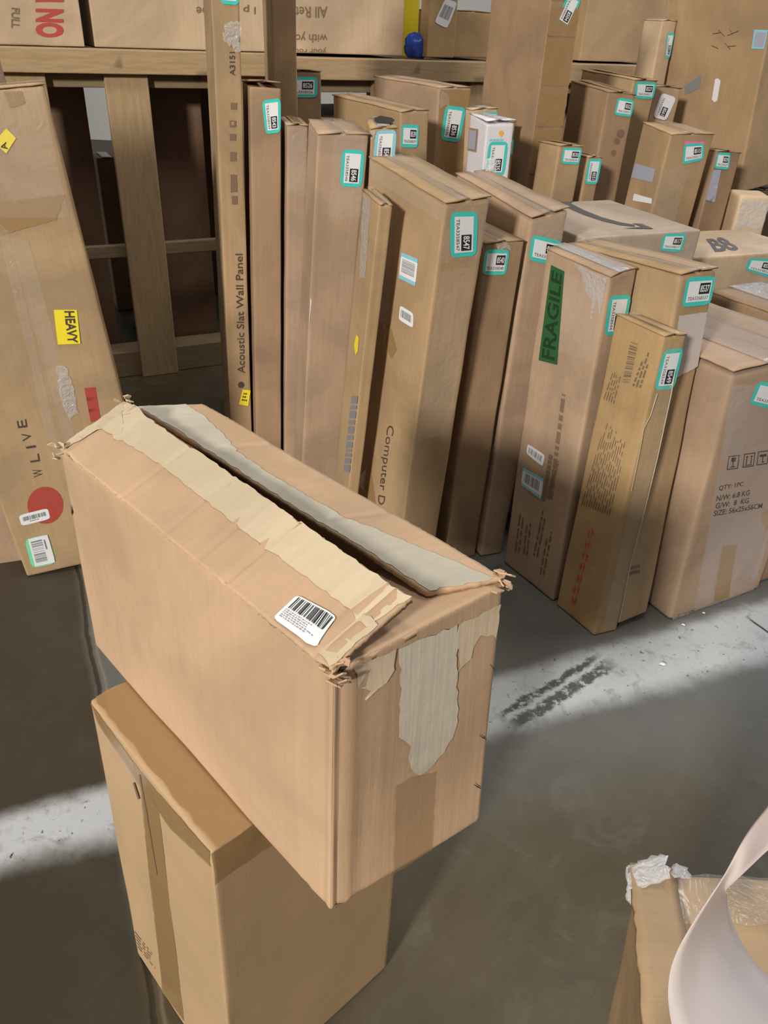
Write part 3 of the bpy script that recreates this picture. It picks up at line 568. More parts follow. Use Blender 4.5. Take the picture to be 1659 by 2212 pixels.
poly('clear_tape', b.face('L'), [(462, 0), (470, 0), (478, 300), (472, 260)], M['clear'], b.r, .001)

b = carton('T2', 'tall narrow carton with dark slot under its lid, tag number 8543', 'dull', GROW, 22, .0012, .003, tapetop=None, lift=.003, slot=.011)
tea(b, 'R', [(610, 212), (611, 286), (574, 290), (565, 217)], '8543', b.r)
b = carton('T3', 'slim carton with film-wrapped top between tags 8543 and 8546, no tag of its own', 'pink', GROW, 23, .0012, .004)
strip(b.face('R'), .05, .86, .95, .995, 'clear', b.r)
b = carton('T4', 'tall tape-topped carton carrying the tag numbered 8546', 'pink', GROW, 24, .0018, .005, tapetop='clear')
tea(b, 'R', [(788, 325), (781, 405), (734, 402), (739, 322)], '8546', b.r)
poly('packing_tape', b.face('R'), [(722, 292), (796, 292), (778, 470), (712, 470)], M['clear'], b.r, .0006, .0006, 2)
poly('white_sticker', b.face('R'), [(664, 640), (673, 650), (668, 702), (661, 700)], M['white'], b.r, .001)
b = carton('T5', 'slim carton with a torn round hole in its film-wrapped top, behind tag 8547', 'kraft', GROW, 25, .001, .005, tapetop='shiny')
tea(b, 'R', [(857, 279), (851, 356), (804, 354), (812, 279)], '8548', b.r, 'aqua2')
poly('torn_hole', b.face('T'), [(808, 262), (822, 258), (846, 262), (853, 268), (846, 274), (812, 273)], M['hole'], b.r, .007, .001, 3)
poly('crinkled_film', b.face('R'), [(801, 258), (812, 262), (807, 300), (801, 300)], M['shiny'], b.r, .002, .001, 3)
b = carton('T5b', 'slim low carton with slanting grey lettering, tucked against the Computer Desk carton', 'kraft', GROW, 26, .001, .003, tapetop='clear')
pl = b.face('L'); 
lines(pl, uvquad(pl, [(742, 1018), (762, 838), (776, 838), (756, 1020)]), M['greyink'], b.r, 1, 6, .0009, th=1, chop=12)
poly('yellow_sticker', pl, [(771, 722), (776, 730), (774, 758), (769, 768), (766, 745)], M['yel'], b.r, .001)
poly('clear_tape', pl, [(786, 412), (802, 430), (790, 600), (778, 600)], M['shiny'], b.r, .0012, .001)
b = carton('T6', 'wide tall carton lettered Computer Desk, tag number 8547', 'kraft', GROW, 27, .0022, .006, tapetop='clear', lift=.002, slot=.004)
pl, pr = b.face('L'), b.face('R')
tea(b, 'R', [(1032, 457), (1029, 552), (972, 557), (972, 458)], '8547', b.r)
barlabel(pl, [(868, 545), (904, 560), (898, 618), (862, 600)], b.r, seed=3, along=1)
barlabel(pl, [(865, 659), (894, 677), (893, 709), (862, 690)], b.r, None, None, seed=4)
text(pl, uvquad(pl, [(852, 921), (825, 1135), (806, 1130), (833, 917)]), 'Computer Desk', M['ink'], b.r, .0009, .0)
poly('packing_tape', pl, [(829, 698), (846, 712), (858, 756), (846, 776), (838, 760), (832, 738)], M['tape'], b.r, .0008)
poly('packing_tape', pl, [(814, 440), (850, 452), (842, 700), (818, 690), (806, 600)], M['clear'], b.r, .0006, .0008)
poly('clear_tape', pl, [(800, 345), (960, 445), (955, 480), (805, 385)], M['clear'], b.r, .0012, .001)
strip(pr, .02, .88, .98, .995, 'clear', b.r); strip(pr, .1, .45, .9, .86, 'clear', b.r)
poly('packing_tape', pl, [(770, 1040), (800, 1000), (812, 1090), (800, 1110), (786, 1060)], M['tape'], b.r, .0006)
b = carton('T7', 'carton with scuffed top squeezed behind the Computer Desk carton, tag number 8540', 'dull', GROW, 28, .0014, .005, tapetop='clear')
tea(b, 'R', [(1028, 540), (1101, 539), (1092, 594), (1020, 595)], '8540', b.r)
poly('crinkled_film', b.face('R'), [(1074, 516), (1100, 520), (1102, 538), (1076, 538)], M['shiny'], b.r, .0015, .002)
b = carton('T8', 'carton with crumpled buckled lid between the tag 8540 carton and the green FRAGILE carton', 'pink', GROW, 29, .003, .005, tapetop='clear', lift=.003, slot=.006)
tea(b, 'R', [(1149, 506), (1216, 521), (1208, 574), (1141, 561)], '8541', b.r)
strip(b.face('R'), .05, .90, .97, .995, 'clear', b.r)
c_ = b.T(b.A * .93, b.B * .9, b.C + .012)
sheet('crinkled_film', [c_ + np.array(v) for v in ((-.012, 0, .016), (.012, 0, .018), (.014, 0, -.008), (-.010, 0, -.010))], M['shiny'], b.r, .004, 9, .0006, .003, .002)
b = carton('T9', 'carton with a green FRAGILE tape down its side and torn white film on top', 'pink', GROW, 30, .002, .005, tapetop='shiny')
pl, pr = b.face('L'), b.face('R')
tea(b, 'R', [(1364, 636), (1350, 722), (1304, 725), (1316, 639)], '8544', b.r)
qf = uvquad(pl, [(1164, 778), (1191, 572), (1220, 586), (1204, 788)]); d = decal('fragile_tape', pl, qf, M['green'], b.r, .001); tag(d, 'green tape reading FRAGILE'); text(pl, qrect(qf, .04, .14, .96, .86), 'FRAGILE', M['dgreen'], d, .0015, .02)
poly('crinkled_film', pl, [(1243, 560), (1312, 602), (1296, 684), (1291, 640), (1276, 700), (1280, 650), (1266, 630), (1258, 592)], M['shiny'], b.r, .0015, .001, 3)
poly('clear_tape', pl, [(1218, 590), (1310, 620), (1276, 780), (1204, 760)], M['clear'], b.r, .0008, .001, 3)
barlabel(pl, [(1141, 958), (1178, 983), (1173, 1008), (1137, 979)], b.r, None, None, seed=5); barlabel(pl, [(1131, 1009), (1175, 1033), (1169, 1078), (1126, 1047)], b.r, seed=6)
for i, (x0, y0, x1, y1) in enumerate(((1228, 740, 1186, 1075), (1210, 955, 1180, 1075), (1190, 960, 1170, 1080))):
    lines(pl, uvquad(pl, [(x1, y1), (x0, y0), (x0 + 9, y0 + 4), (x1 + 9, y1 + 4)]), M['softink'], b.r, 1, i + 3, .0009, th=.9, chop=14)
for i, (x0, y0, x1, y1) in enumerate(((1128, 1070, 1112, 1190), (1141, 1100, 1130, 1195), (1172, 1100, 1152, 1200), (1186, 1130, 1166, 1240))):
    lines(pl, uvquad(pl, [(x1, y1), (x0, y0), (x0 + 14, y0 + 4), (x1 + 14, y1 + 4)]), M['softink'], b.r, 2, i + 13, .0009, th=.5, chop=5)
b = carton('T10', 'short yellowish slim carton with printed barcode and orange scrawl, tag number 8549', 'yellow', GROW, 31, .0012, .004, tapetop='clear', slot=.002)
pl, pr = b.face('L'), b.face('R')
tea(b, 'R', [(1480, 751), (1459, 839), (1412, 842), (1433, 756)], '8549', b.r)
bars(pl, uvquad(pl, [(1345, 826), (1363, 736), (1379, 742), (1361, 826)]), M['softink'], b.r, 16, 4, .0009)
lines(pl, uvquad(pl, [(1366, 834), (1396, 755), (1412, 764), (1388, 838)]), M['softink'], b.r, 3, 4, .0009, th=.6, chop=5)
lines(pl, uvquad(pl, [(1304, 862), (1327, 795), (1346, 806), (1330, 874)]), M['softink'], b.r, 5, 5, .0009, th=.35, chop=4)
lines(pl, uvquad(pl, [(1256, 1090), (1310, 905), (1362, 945), (1320, 1115)]), M['softink'], b.r, 13, 5, .0009, th=.35, chop=6)
rnd = random.Random(4)
for i in range(7):
    y = 1150 + i * 24; x = 1274 - i * 6.0; pts = []
    for t in range(6): pts.append((x - 8 + t * 3.5, y + (8 if t % 2 else -8) + rnd.uniform(-2, 2)))
    poly('red_scrawl', pl, pts + [(a_ + 1, b_ + 5) for a_, b_ in reversed(pts)], M['redmark'], b.r, .0009, .0006, i)
poly('clear_tape', pr, [(1440, 740), (1470, 735), (1405, 1050), (1330, 1350), (1300, 1360), (1370, 1050)], M['clear'], b.r, .0012, .001)
def cordon(p, pxs, rad, mat, parent, name):
    V, F = [], []; pts = [p.at(*p.inv(q_), .0025) for q_ in pxs]; n_ = 6
    for i, c in enumerate(pts):
        d_ = pts[min(i + 1, len(pts) - 1)] - pts[max(i - 1, 0)]; d_ = d_ / np.linalg.norm(d_); s_ = np.cross(d_, (0, .3, 1)); s_ /= np.linalg.norm(s_); t_ = np.cross(d_, s_)
        for k in range(n_): V.append(c + rad * (s_ * math.cos(k * 2 * math.pi / n_) + t_ * math.sin(k * 2 * math.pi / n_)))
    for i in range(len(pts) - 1):
        for k in range(n_): F.append((i * n_ + k, i * n_ + (k + 1) % n_, (i + 1) * n_ + (k + 1) % n_, (i + 1) * n_ + k))
    return mesh(name, V, F, mat, parent, None, True)
cordon(pr, [(1418, 850), (1404, 895), (1389, 925), (1378, 985), (1362, 1060)], .0009, M['torngrey'], b.r, 'tape_fold'); cordon(pr, [(1456, 800), (1448, 850), (1420, 980), (1395, 1085), (1360, 1220), (1338, 1340)], .0011, M['torngrey'], b.r, 'tape_fold')
b = carton('T11', 'deep carton with a pale lit half painted on its end behind the short yellowish carton, tag number 8537', 'kraft', GROW, 32, .002, .006, tapetop='clear', lift=.003, slot=.004)
pr = b.face('R')
tea(b, 'R', [(1484, 599), (1549, 595), (1536, 657), (1471, 664)], '8537', b.r)
poly('lit_patch', pr, [(1466, 682), (1527, 674), (1506, 792), (1462, 815), (1455, 760)], M['liner'], b.r, .0009, .0006, 3)  # pale patch paints the lit area above the slanting shadow edge
lines(pr, uvquad(pr, [(1362, 1225), (1392, 1218), (1388, 1240), (1358, 1248)]), M['softink'], b.r, 2, 4, .0009, th=.5, chop=4)
b = carton('T12', 'broad scuffed carton printed SIZE 56x25x56CM at the front right of the row', 'pink', GROW, 33, .004, .008, tapetop='haze', lift=.004, slot=.008, step=.016)
pr = b.face('R')
tea(b, 'R', [(1638, 822), (1700, 835), (1684, 888), (1616, 871)], '8538', b.r)
for s, (x0, y0, x1, y1) in (('QTY: 1PC', (1551, 1053, 1604, 1044)), ('N/W: 6.8 KG', (1546, 1075, 1618, 1062)), ('G/W:  8  KG', (1544, 1091, 1616, 1079)), ('SIZE: 56x25x56CM', (1540, 1107, 1645, 1090))):
    text(pr, uvquad(pr, [(x0 + 2, y0 - 4), (x1 + 2, y1 - 4), (x1, y1 + 7), (x0, y0 + 8)]), s, M['ink'], b.r, .001, .012)
for i, x in enumerate((1570, 1604, 1634)):
    y = 985 - i * 5; qq = uvquad(pr, [(x + 3, y), (x + 27, y - 3), (x + 23, y + 27), (x - 1, y + 30)])
    for e in ((0, 0, 1, .07), (0, .93, 1, 1), (0, 0, .07, 1), (.93, 0, 1, 1)): decal('printed_symbol', pr, qrect(qq, *e), M['ink'], b.r, .001, 2)
    ins = (((.3, .15, .7, .45), (.46, .45, .54, .8), (.3, .78, .7, .86)), ((.25, .2, .33, .8), (.67, .2, .75, .8), (.18, .82, .82, .88), (.2, .2, .4, .28), (.6, .2, .8, .28)), ((.2, .25, .8, .42), (.46, .42, .54, .85), (.54, .78, .68, .85)))[i]
    for e in ins: decal('printed_symbol', pr, qrect(qq, *e), M['ink'], b.r, .001, 2)
poly('clear_tape', pr, [(1572, 830), (1620, 830), (1600, 1000), (1560, 1000)], M['clear'], b.r, .001, .001, 3)
poly('clear_tape', pr, [(1572, 835), (1610, 832), (1740, 830), (1690, 1060), (1628, 1274), (1498, 1322), (1528, 1160), (1545, 1050), (1560, 960)], M['haze'], b.r, .0006, .0012, 4)
strip(b.face('T'), 0, .02, 1, .98, 'haze', b.r)
poly('crinkled_film', pr, [(1436, 1336), (1470, 1326), (1500, 1318), (1480, 1330), (1450, 1342)], M['shiny'], b.r, .002, .001, 5)
poly('packing_tape', pr, [(1560, 1180), (1592, 1176), (1574, 1290), (1540, 1302)], M['tape'], b.r, .001, .0005, 6)

# ---- back rows
GB = 'cartons packed upright at the back'
def bl(key, label, mat, seed, t=None, quad=None, num=None, face='R', tt='tape', **k):
    b = carton(key, label, mat, GB, seed, .0014, .004, tapetop=tt, step=.03, **k)
    if quad: tea(b, face, quad, num, b.r)
    return b
b = bl('M1', 'tall carton with bowed white-edged lid against the plank rail, tag number 8536', 'pink', 41, None, [(1007, 233), (992, 308), (951, 302), (962, 227)], '8536', tt='clear'); strip(b.face('R'), .05, .80, .95, .995, 'tape', b.r)
bl('M2', 'carton with taped flat lid in front of the bowed-lid carton, tag number 8539', 'kraft', 42, None, [(868, 268), (905, 270), (902, 319), (865, 318)], '8539', tt='clear')
b = bl('M3', 'slim white carton with an orange heart, tag number 8535', 'white_box', 43, None, [(1098, 306), (1089, 379), (1047, 379), (1056, 306)], '8535', tt='shiny', slot=.007); p = b.face('R')
poly('printed_heart', p, [(1077, 286), (1080, 282), (1084, 281), (1087, 284), (1088, 288), (1083, 295), (1078, 291)], M['gold'], b.r, .001, step=.1)
lines(p, uvquad(p, [(1057, 300), (1102, 300), (1101, 305), (1057, 305)]), M['aqua2'], b.r, 1, 3, .0009, th=.9, chop=6)
poly('printed_picture', p, [(1049, 381), (1090, 381), (1086, 394), (1046, 392)], M['red'], b.r, .0009)
pl = b.face('L'); d = poly('brown_sticker', pl, [(1014, 275), (1034, 279), (1030, 329), (1010, 325)], M['tape'], b.r, .001); decal('label_panel', pl, qrect(uvquad(pl, [(1014, 275), (1034, 279), (1030, 329), (1010, 325)]), .12, .1, .85, .9), M['gpaper'], d, .0016)
bl('M3b', 'film-wrapped pale carton just behind the white heart carton', 'light', 44, None, [(1041, 242), (1096, 241), (1093, 271), (1040, 271)], '8534', tt='shiny')
bl('M3c', 'small tan carton peeking out right of the white heart carton', 'kraft', 45, None, [(1080, 297), (1124, 297), (1121, 336), (1078, 334)], '8533')
b = bl('B1', 'tall carton with bands of tape across its narrow end, reaching above the picture', 'dull', 46, None, [(1256, 0), (1226, 62), (1201, 45), (1229, -17)], '8504', tt=None)
p = b.face('R')
for i, (v0, v1) in enumerate(((.62, .70), (.705, .77), (.775, .85), (.855, .90), (.91, .96))): strip(p, .0, v0 - .02, 1.0, v1 - .02, 'tape', b.r, 'packing_tape', .0008 + .0003 * (i % 2), .001, i)
b = bl('B5', 'wide carton with dark round stains down its end, beside the tape-banded tall carton', 'dull', 47, None, [(1335, 210), (1373, 217), (1364, 253), (1326, 248)], '8552'); p = b.face('R')
for (x, y, r_) in ((1340, 288, 9), (1332, 304, 7), (1325, 330, 6)): poly('stain', p, [(x + r_ * math.cos(t * .7), y + r_ * math.sin(t * .7)) for t in range(9)], M['softink'], b.r, .0009, .001, 3)
bl('B6', 'carton with pale lid just behind the dark-stained carton', 'kraft', 48, None, [(1373, 176), (1419, 177), (1410, 214), (1371, 212)], '8527')
b = bl('B7', 'narrow rosy carton bearing a slanted white-bordered tag, beside the big leaning carton', 'pink', 49); tea(b, 'R', [(1461, 211), (1438, 261), (1410, 252), (1429, 200)], '8561', b.r, 'white')
b = bl('B8', 'broad carton with open lid flap and a pink-backed tag', 'kraft', 50, None, [(1478, 310), (1521, 309), (1519, 345), (1473, 356)], '8515', tt='clear', lift=.005); p = b.face('R')
poly('pink_paper', p, [(1479, 305), (1522, 306), (1521, 312), (1479, 316)], M['pinkp'], b.r, .0006); strip(p, .0, .03, .62, .9, 'clear', b.r)
pl = b.face('L'); d = poly('pale_sticker', pl, [(1373, 353), (1416, 365), (1410, 394), (1364, 383)], M['gpaper'], b.r, .001); d = decal('white_sticker', pl, uvquad(pl, [(1370, 418), (1409, 429), (1408, 440), (1367, 433)]), M['white'], b.r, .001)
b = bl('B9', 'narrow carton with a long grey sticker right of the pink-tagged carton', 'dull', 51, None, [(1546, 328), (1579, 328), (1574, 366), (1542, 364)], '8529'); p = b.face('R')
poly('grey_sticker', p, [(1534, 366), (1557, 367), (1543, 437), (1521, 431)], M['gpaper'], b.r, .0012)
bl('B10', 'small carton at the foot of the tape-banded tall carton', 'kraft', 52, None, [(1217, 315), (1258, 320), (1250, 356), (1211, 353)], '8530')
bl('B11', 'narrow carton with an upright tag, in front of the dark-stained carton', 'kraft', 53, None, [(1300, 343), (1292, 398), (1263, 397), (1271, 343)], '8551')
b = bl('R1', 'large pale carton printed with a dark curved arrow on its lid', 'grey', 54, None, [(1434, 502), (1483, 504), (1470, 545), (1425, 541)], '8517', tt=None, top=False)
pt = b.face('T')
arc = [(1208, 436), (1228, 450), (1262, 465), (1300, 478), (1340, 487), (1372, 490), (1370, 486), (1340, 481), (1300, 470), (1262, 455), (1232, 440), (1212, 426)]
d = poly('printed_arrow', pt, arc, M['darkink'], b.r, .001); poly('printed_arrow', pt, [(1366, 483), (1385, 484), (1412, 495), (1345, 494), (1388, 491)], M['darkink'], b.r, .0011)
poly('clear_tape', b.face('R'), [(1480, 505), (1520, 500), (1515, 560), (1480, 560)], M['clear'], b.r, .001, .001); strip(pt, 0, .3, 1, .5, 'clear', b.r)
b = bl('R2', 'wide flat-topped carton with dark block lettering beside the arrow carton', 'light', 55, None, [(1618, 558), (1684, 560), (1668, 602), (1608, 582)], '8520', tt=None, top=False)
pt = b.face('T'); text(pt, uvquad(pt, [(1525, 517), (1560, 512), (1602, 541), (1545, 545)]), 'B8', M['darkink'], b.r, .001, .03)
strip(pt, 0, .0, 1, .12, 'clear', b.r)
b = bl('R3', 'carton with film-taped lid at the right edge behind the SIZE 56x25x56CM carton', 'dull', 56, tt='shiny')
bl([gnd((549, 1)) * 0 + np.array(v) for v in TALLC], 'tall tan carton with a folded tape end, behind the carton tagged 8543', 'kraft', 57)
b = bl(M4C, 'carton against the plank rail behind the tall tape-end carton, square tag near its lid', 'dull', 58, None, [(618, 166), (686, 166), (685, 211), (617, 210)], '8526')

# ---- plank rack behind the rows
RO = np.array((-.827, 2.63, 0.0)); RD = np.array((math.cos(math.radians(27)), math.sin(math.radians(27)), 0)); RN = np.array((-RD[1], RD[0], 0)); Z = np.array((0, 0, 1.0))
def plank(name, s0, s1, d0, d1, z0, z1, mat, parent):
    ax = [(s1 - s0), (d1 - d0), (z1 - z0)]; k = int(np.argmax(ax)); V, F, U = [], [], []
    for (s, d, z) in [(s, d, z) for s in (s0, s1) for d in (d0, d1) for z in (z0, z1)]: V.append(RO + RD * s + RN * d + Z * z)
    qs = [(0, 1, 3, 2), (4, 6, 7, 5), (0, 4, 5, 1), (2, 3, 7, 6), (0, 2, 6, 4), (1, 5, 7, 3)]
    o = mesh(name, V, qs, M[mat], parent); me = o.data; ul = me.uv_layers.new(name='UVMap'); ext = np.array(ax)
    for lp in me.loops:
        i = lp.vertex_index; c = np.array(((i >> 2) & 1, (i >> 1) & 1, i & 1)) * ext; lo = [c[j] for j in range(3) if j != k]; ul.data[lp.index].uv = (c[k] + s0 * 3, lo[0] + lo[1] + s0)
    md = o.modifiers.new('edge', 'BEVEL'); md.width = .003; md.segments = 2; return o
def rack(sa, sb, ztop, posts, label, rails=(.45,), name='plank_rack'):
    r = empty(name, RO + RD * (sa + sb) / 2, label, 'rack', 'plank racks behind the cartons')
    plank('top_rail', sa, sb, -.045, .0, ztop - .062, ztop, 'wood', r)
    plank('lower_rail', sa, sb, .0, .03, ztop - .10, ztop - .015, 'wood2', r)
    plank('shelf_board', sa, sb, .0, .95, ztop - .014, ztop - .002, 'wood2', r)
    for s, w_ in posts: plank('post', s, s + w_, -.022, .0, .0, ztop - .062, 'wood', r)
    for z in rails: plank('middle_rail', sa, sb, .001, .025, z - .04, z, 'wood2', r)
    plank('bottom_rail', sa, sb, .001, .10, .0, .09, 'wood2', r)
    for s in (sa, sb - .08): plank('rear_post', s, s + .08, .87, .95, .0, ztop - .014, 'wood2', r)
    return r
rack(-.62, .50, 1.0, ((-.34, .12), (-.06, .125), (.34, .10)), 'left plank rack of pale wood with wide upright slats')
rack(.52, 1.30, .993, ((.80, .11), (1.18, .09)), 'middle plank rack of pale wood behind the white heart carton')
rack(1.32, 2.6, .995, ((1.36, .1), (1.8, .1)), 'right plank rack of pale wood, mostly hidden by cartons')
def rackquad(pxl, pxr, d, depth, ztop, zbot=None):
    """a carton on the rack whose front face lies d behind the rail line, between two picture columns"""
    out = []
    for p in (pxl, pxr):
        v = ray(p); t = ((RO - CAM) @ RN + d) / (v @ RN); out.append(CAM + v * t)
    z = zbot if zbot is not None else 1.0
    c = []
    for a in (0, 1):
        for b_ in (0, 1):
            for h in (0, 1): q_ = out[b_] + RN * depth * a; c.append((q_[0], q_[1], (z, ztop)[h]))
    return c
GU = 'cartons on the plank racks'
b = carton(rackquad((-60, 60), (178, 60), .06, .35, 1.42), 'rack carton with big red letters NO and small FULL, top left corner', 'light', GU, 61, .001, .003, step=.04)
p = b.face('R'); text(p, uvquad(p, [(138, 20), (138, 82), (76, 80), (76, 18)]), 'NO', M['red'], b.r, .001, .05); text(p, uvquad(p, [(138, -30), (138, 4), (76, 4), (76, -30)]), 'I', M['red'], b.r, .001, .05)
text(p, uvquad(p, [(42, 18), (42, 62), (24, 60), (24, 16)]), 'FULL', M['softink'], b.r, .001, .02)
b = carton(rackquad((200, 60), (872, 60), .08, .5, 1.5), 'long rack carton with upside-down print All Ret, behind the planks', 'light', GU, 62, .001, .003, step=.04)
p = b.face('R')
for s, q_ in (('All Ret', (707, 38, 637, 14)), ('with yo', (707, 92, 637, 68)), ('your rou', (705, 114, 637, 102)), ('pe', (448, 28, 424, 8)), ('l p', (552, 30, 525, 10))):
    x0, y0, x1, y1 = q_; text(p, uvquad(p, [(x0, y0), (x1, y0), (x1, y1), (x0, y1)]), s, M['softink'], b.r, .001, .01)
b = carton(rackquad((978, 60), (1062, 60), .10, .3, 1.14), 'lower rack carton with glossy taped rim beside the blue bundle', 'yellow', GU, 63, .001, .003, step=.04, tapetop='clear')
b = carton(rackquad((925, 60), (985, 60), .03, .06, 1.30), 'slanted flat mailer carton with a shipping label, on the rack by the blue bundle', 'yellow', GU, 64, .001, .003, step=.04)
p = b.face('R'); barlabel(p, [(962, -4), (988, 6), (966, 62), (938, 48)], b.r, None, None, seed=8)
b = carton(rackquad((1262, 60), (1432, 60), .10, .4, 1.6), 'plain broad carton on the right rack in half shade', 'kraft', GU, 65, .001, .003, step=.04)
# blue bundle and yellow sheet between rack cartons
def lump(name, c, r, mat, label, cat, seed=1, sq=(1, 1, 1), group=None, wr=.25):
    bm = bmesh.new(); bmesh.ops.create_icosphere(bm, subdivisions=4, radius=1)
    V = []
    for v in bm.verts:
        d_ = np.array(v.co); k = 1 + wr * wob(d_, seed, 3) + wr * .3 * wob(d_, seed + 2, 9); q_ = d_ * k * np.array(sq) * r; q_[2] = max(q_[2], -r * sq[2] * .8); V.append(np.array(c) + q_)
    F = [tuple(v.index for v in f.verts) for f in bm.faces]; bm.free()
    o = mesh(name, V, F, mat, None, None, True, 0, (c[0], c[1], c[2] - r * sq[2] * .8)); return tag(o, label, cat, group)
def rp(px, d): v = ray(px); return CAM + v * (((RO - CAM) @ RN + d) / (v @ RN))
c_ = rp((899, 100), .09); lump('blue_bundle', (c_[0], c_[1], .993 + .036), .044, M['blue'], 'crumpled bright blue plastic bundle on the middle plank rack', 'bundle', 4, (.85, .6, 1))
c_ = rp((888, 30), .25); mesh_c = rackquad((868, 30), (905, 30), .24, .01, 1.22, .994)
yb = Box(mesh_c, 71, .0005, .001); ry = empty('yellow_board', yb.base, 'upright bright yellow board on the rack above the blue bundle', 'board'); body(yb, ry, M['yel'], step=.05)
rr = rackquad((182, 60), (196, 60), .64, .02, 1.16, 1.0); yb = Box(rr, 72, .0005, .001); ry = empty('pale_board', yb.base, 'pale board glimpsed in the gap between the two left rack cartons', 'board'); body(yb, ry, M['white'], step=.05)
# cartons stored under the racks; the dark board has their shade in its colour
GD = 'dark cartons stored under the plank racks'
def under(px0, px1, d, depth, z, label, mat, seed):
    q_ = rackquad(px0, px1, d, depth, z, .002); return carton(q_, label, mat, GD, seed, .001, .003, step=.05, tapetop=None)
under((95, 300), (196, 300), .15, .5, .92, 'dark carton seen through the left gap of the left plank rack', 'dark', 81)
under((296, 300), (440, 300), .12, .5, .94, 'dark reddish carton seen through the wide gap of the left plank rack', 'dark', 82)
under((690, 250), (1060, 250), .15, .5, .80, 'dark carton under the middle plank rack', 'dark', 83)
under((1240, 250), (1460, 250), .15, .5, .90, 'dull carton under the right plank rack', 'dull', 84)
b = carton(rackquad((202, 300), (250, 300), .75, .15, .60, .002), 'pale low carton glimpsed deep behind the left plank rack', 'light', GD, 85, .001, .003, step=.05)

# ---- right back: big leaning carton and small things
b = bl(B4C, 'huge tan carton with pen crosses and a pill-shaped sticker, filling the top right corner', 'kraft', 91, tt=None, top=False); pl = b.face('L')
d = poly('white_sticker', pl, [(1630, 64), (1675, 66), (1670, 108), (1624, 105)], M['aqua2'], b.r, .001); decal('label_panel', pl, qrect(uvquad(pl, [(1630, 64), (1675, 66), (1670, 108), (1624, 105)]), .12, .12, .9, .88), M['gpaper'], d, .0015)
poly('pill_sticker', pl, [(1545, 171), (1551, 169), (1557, 174), (1550, 217), (1544, 221), (1538, 215)], M['white'], b.r, .001)
for (x0, y0, x1, y1) in ((1540, 72, 1556, 70), (1552, 64, 1566, 78), (1572, 76, 1596, 66), (1576, 62, 1584, 74), (1538, 98, 1552, 104), (1548, 96, 1550, 106), (1566, 92, 1578, 106), (1572, 100, 1590, 98)):
    poly('pen_mark', pl, [(x0, y0), (x1, y1), (x1, y1 + 1.6), (x0, y0 + 1.6)], M['ink'], b.r, .001)
poly('dark_tape_mark', pl, [(1478, 185), (1516, 160), (1512, 190), (1480, 205)], M['greyink'], b.r, .001, .001)
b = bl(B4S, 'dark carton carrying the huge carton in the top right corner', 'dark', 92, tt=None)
b = bl(B3C, 'slim pale-sided carton wedged left of the huge corner carton, greenish tag', 'light', 93, None, [(1462, 71), (1449, 126), (1436, 124), (1441, 71)], '8512', tt='shiny')
g = CAM + ray((1612, 470)) * (2.42 / ray((1612, 470))[1])
c4 = [CAM + ray(q_) * (y_ / ray(q_)[1]) for q_, y_ in (((1590, 416), 2.42), ((1645, 422), 2.42), ((1640, 470), 2.42), ((1582, 470), 2.42))]
pm = empty('paper_parcel', (g[0], g[1], .0), 'crumpled brown paper parcel with grey plastic window, below the huge corner carton', 'parcel')
lo = [gnd((1642, 1)) * 0 + np.array((g[0] + dx_, g[1] + dy_, zz)) for dx_, dy_, zz in ((-.045, -.03, .002), (.05, -.02, .002), (.05, .07, .002), (-.045, .08, .002))]
ztop_ = c4[0][2]
pb = Box([tuple(lo[0]), tuple(lo[0] * (1, 1, 0) + (0, 0, ztop_)), tuple(lo[1]), tuple(lo[1] * (1, 1, 0) + (0, 0, ztop_ - .004)), tuple(lo[3]), tuple(lo[3] * (1, 1, 0) + (0, 0, ztop_)), tuple(lo[2]), tuple(lo[2] * (1, 1, 0) + (0, 0, ztop_))], 95, .008, .012)
body(pb, pm, M['light'], step=.015, name='paper_wrap'); strip(pb.face('R'), .05, .88, .95, .985, 'shiny', pm, 'plastic_window', .002)

# ---- bottom right: carton with taped rim and the curling white liner on it
b = carton('F3', 'tan carton with frayed film-taped corner at the lower right, under the white paper ribbon', 'kraft', None, 96, .003, .006, top=False)
p = b.face('T')
poly('clear_tape', p, [(1378, 1880), (1470, 1872), (1490, 2000), (1470, 2212), (1395, 2212)], M['clear'], b.r, .001, .002, 3); strip(p, .0, .0, .12, 1.0, 'clear', b.r)
f4 = [b.T(b.A * 1.01, -.004, b.C + .010), b.T(-.0, -.004, b.C + .016), b.T(-.0, .034, b.C + .004), b.T(b.A * 1.01, .028, b.C + .004)]
sheet('rim_flap', f4, M['kraft'], b.r, .003, 7, .004, .006, .001)
sheet('crinkled_film', [gnd((1354, 1868), .607), gnd((1440, 1846), .612), gnd((1446, 1905), .611), gnd((1362, 1925), .606)], M['shiny'], b.r, .004, 5, .0004, .003, .002)
sheet('crinkled_film', [gnd((1450, 1866), .604), gnd((1486, 1874), .605), gnd((1490, 1900), .606), gnd((1452, 1896), .608)], M['shiny'], b.r, .003, 6, .0004, .003, .002)
sheet('crinkled_film', [gnd((1352, 1870), .606), gnd((1374, 1866), .606), gnd((1366, 1960), .575), gnd((1352, 1940), .580)], M['shiny'], b.r, .002, 7, .0004, .003, .001)
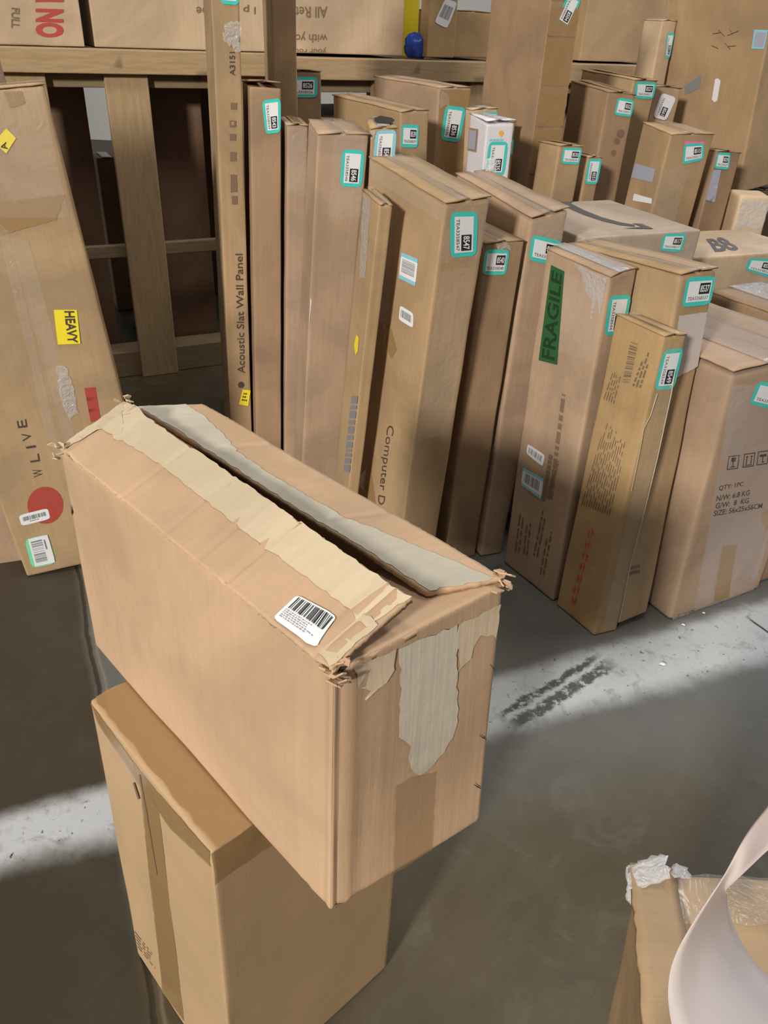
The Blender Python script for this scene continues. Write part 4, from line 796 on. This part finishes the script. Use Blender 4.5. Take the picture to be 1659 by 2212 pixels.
# ribbon: rows of (left pixel, right pixel, height left, height right)
rows = [((1700, 1690), (1720, 1790), .80, .78), ((1659, 1742), (1659, 1836), .775, .755), ((1624, 1785), (1626, 1868), .755, .735), ((1595, 1830), (1600, 1893), .735, .715), ((1566, 1888), (1568, 1922), .715, .695),
        ((1530, 1942), (1569, 1930), .70, .672), ((1495, 1995), (1572, 1960), .69, .655), ((1464, 2048), (1583, 2000), .68, .64), ((1446, 2095), (1604, 2045), .675, .63), ((1441, 2150), (1640, 2092), .67, .624), ((1448, 2205), (1700, 2150), .668, .622), ((1462, 2260), (1760, 2215), .666, .620)]
V, F, U = [], [], []; NI = 8
fine = []
for i in range(len(rows) - 1):
    for t in range(4):
        t_ = t / 4; a_, c_ = rows[i], rows[i + 1]; fine.append(tuple((np.array(a_[k]) * (1 - t_) + np.array(c_[k]) * t_) for k in range(4)))
fine.append(tuple(np.array(x) for x in rows[-1]))
ctr = [[gnd(r_[0], float(r_[2])), gnd(r_[1], float(r_[3]))] for r_ in fine]
for _ in range(3): ctr = [ctr[0]] + [[(ctr[i - 1][k] + 2 * ctr[i][k] + ctr[i + 1][k]) / 4 for k in (0, 1)] for i in range(1, len(ctr) - 1)] + [ctr[-1]]
for i, (l_, r_) in enumerate(ctr):
    for j in range(NI + 1): t_ = j / NI; V.append(l_ * (1 - t_) + r_ * t_ + Z * .006 * math.sin(t_ * math.pi)); U.append((t_, i * .01))
for i in range(len(ctr) - 1):
    for j in range(NI): k = i * (NI + 1) + j; F.append((k, k + 1, k + NI + 2, k + NI + 1))
tag(mesh('paper_ribbon', V, F, M['liner'], None, U, True, .0004, (.3, .2, .62)), 'curling white paper ribbon twisting over the lower right carton', 'paper')
# small litter on the floor
for (x, y, s_, lab_) in ((1431, 1437, .006, 'largest white scrap of litter, lying on the worn white floor line'), (1476, 1351, .004, 'tiny white crumb on dark concrete below the SIZE 56x25x56CM carton'), (1520, 1325, .003, 'smallest pale crumb on the concrete, rightmost of the litter')):
    c_ = gnd((x, y)); lump('litter_scrap', (c_[0], c_[1], s_ * .6), s_, M['white'], lab_, 'litter', 3, (1, .7, .5), 'litter scraps on the floor')
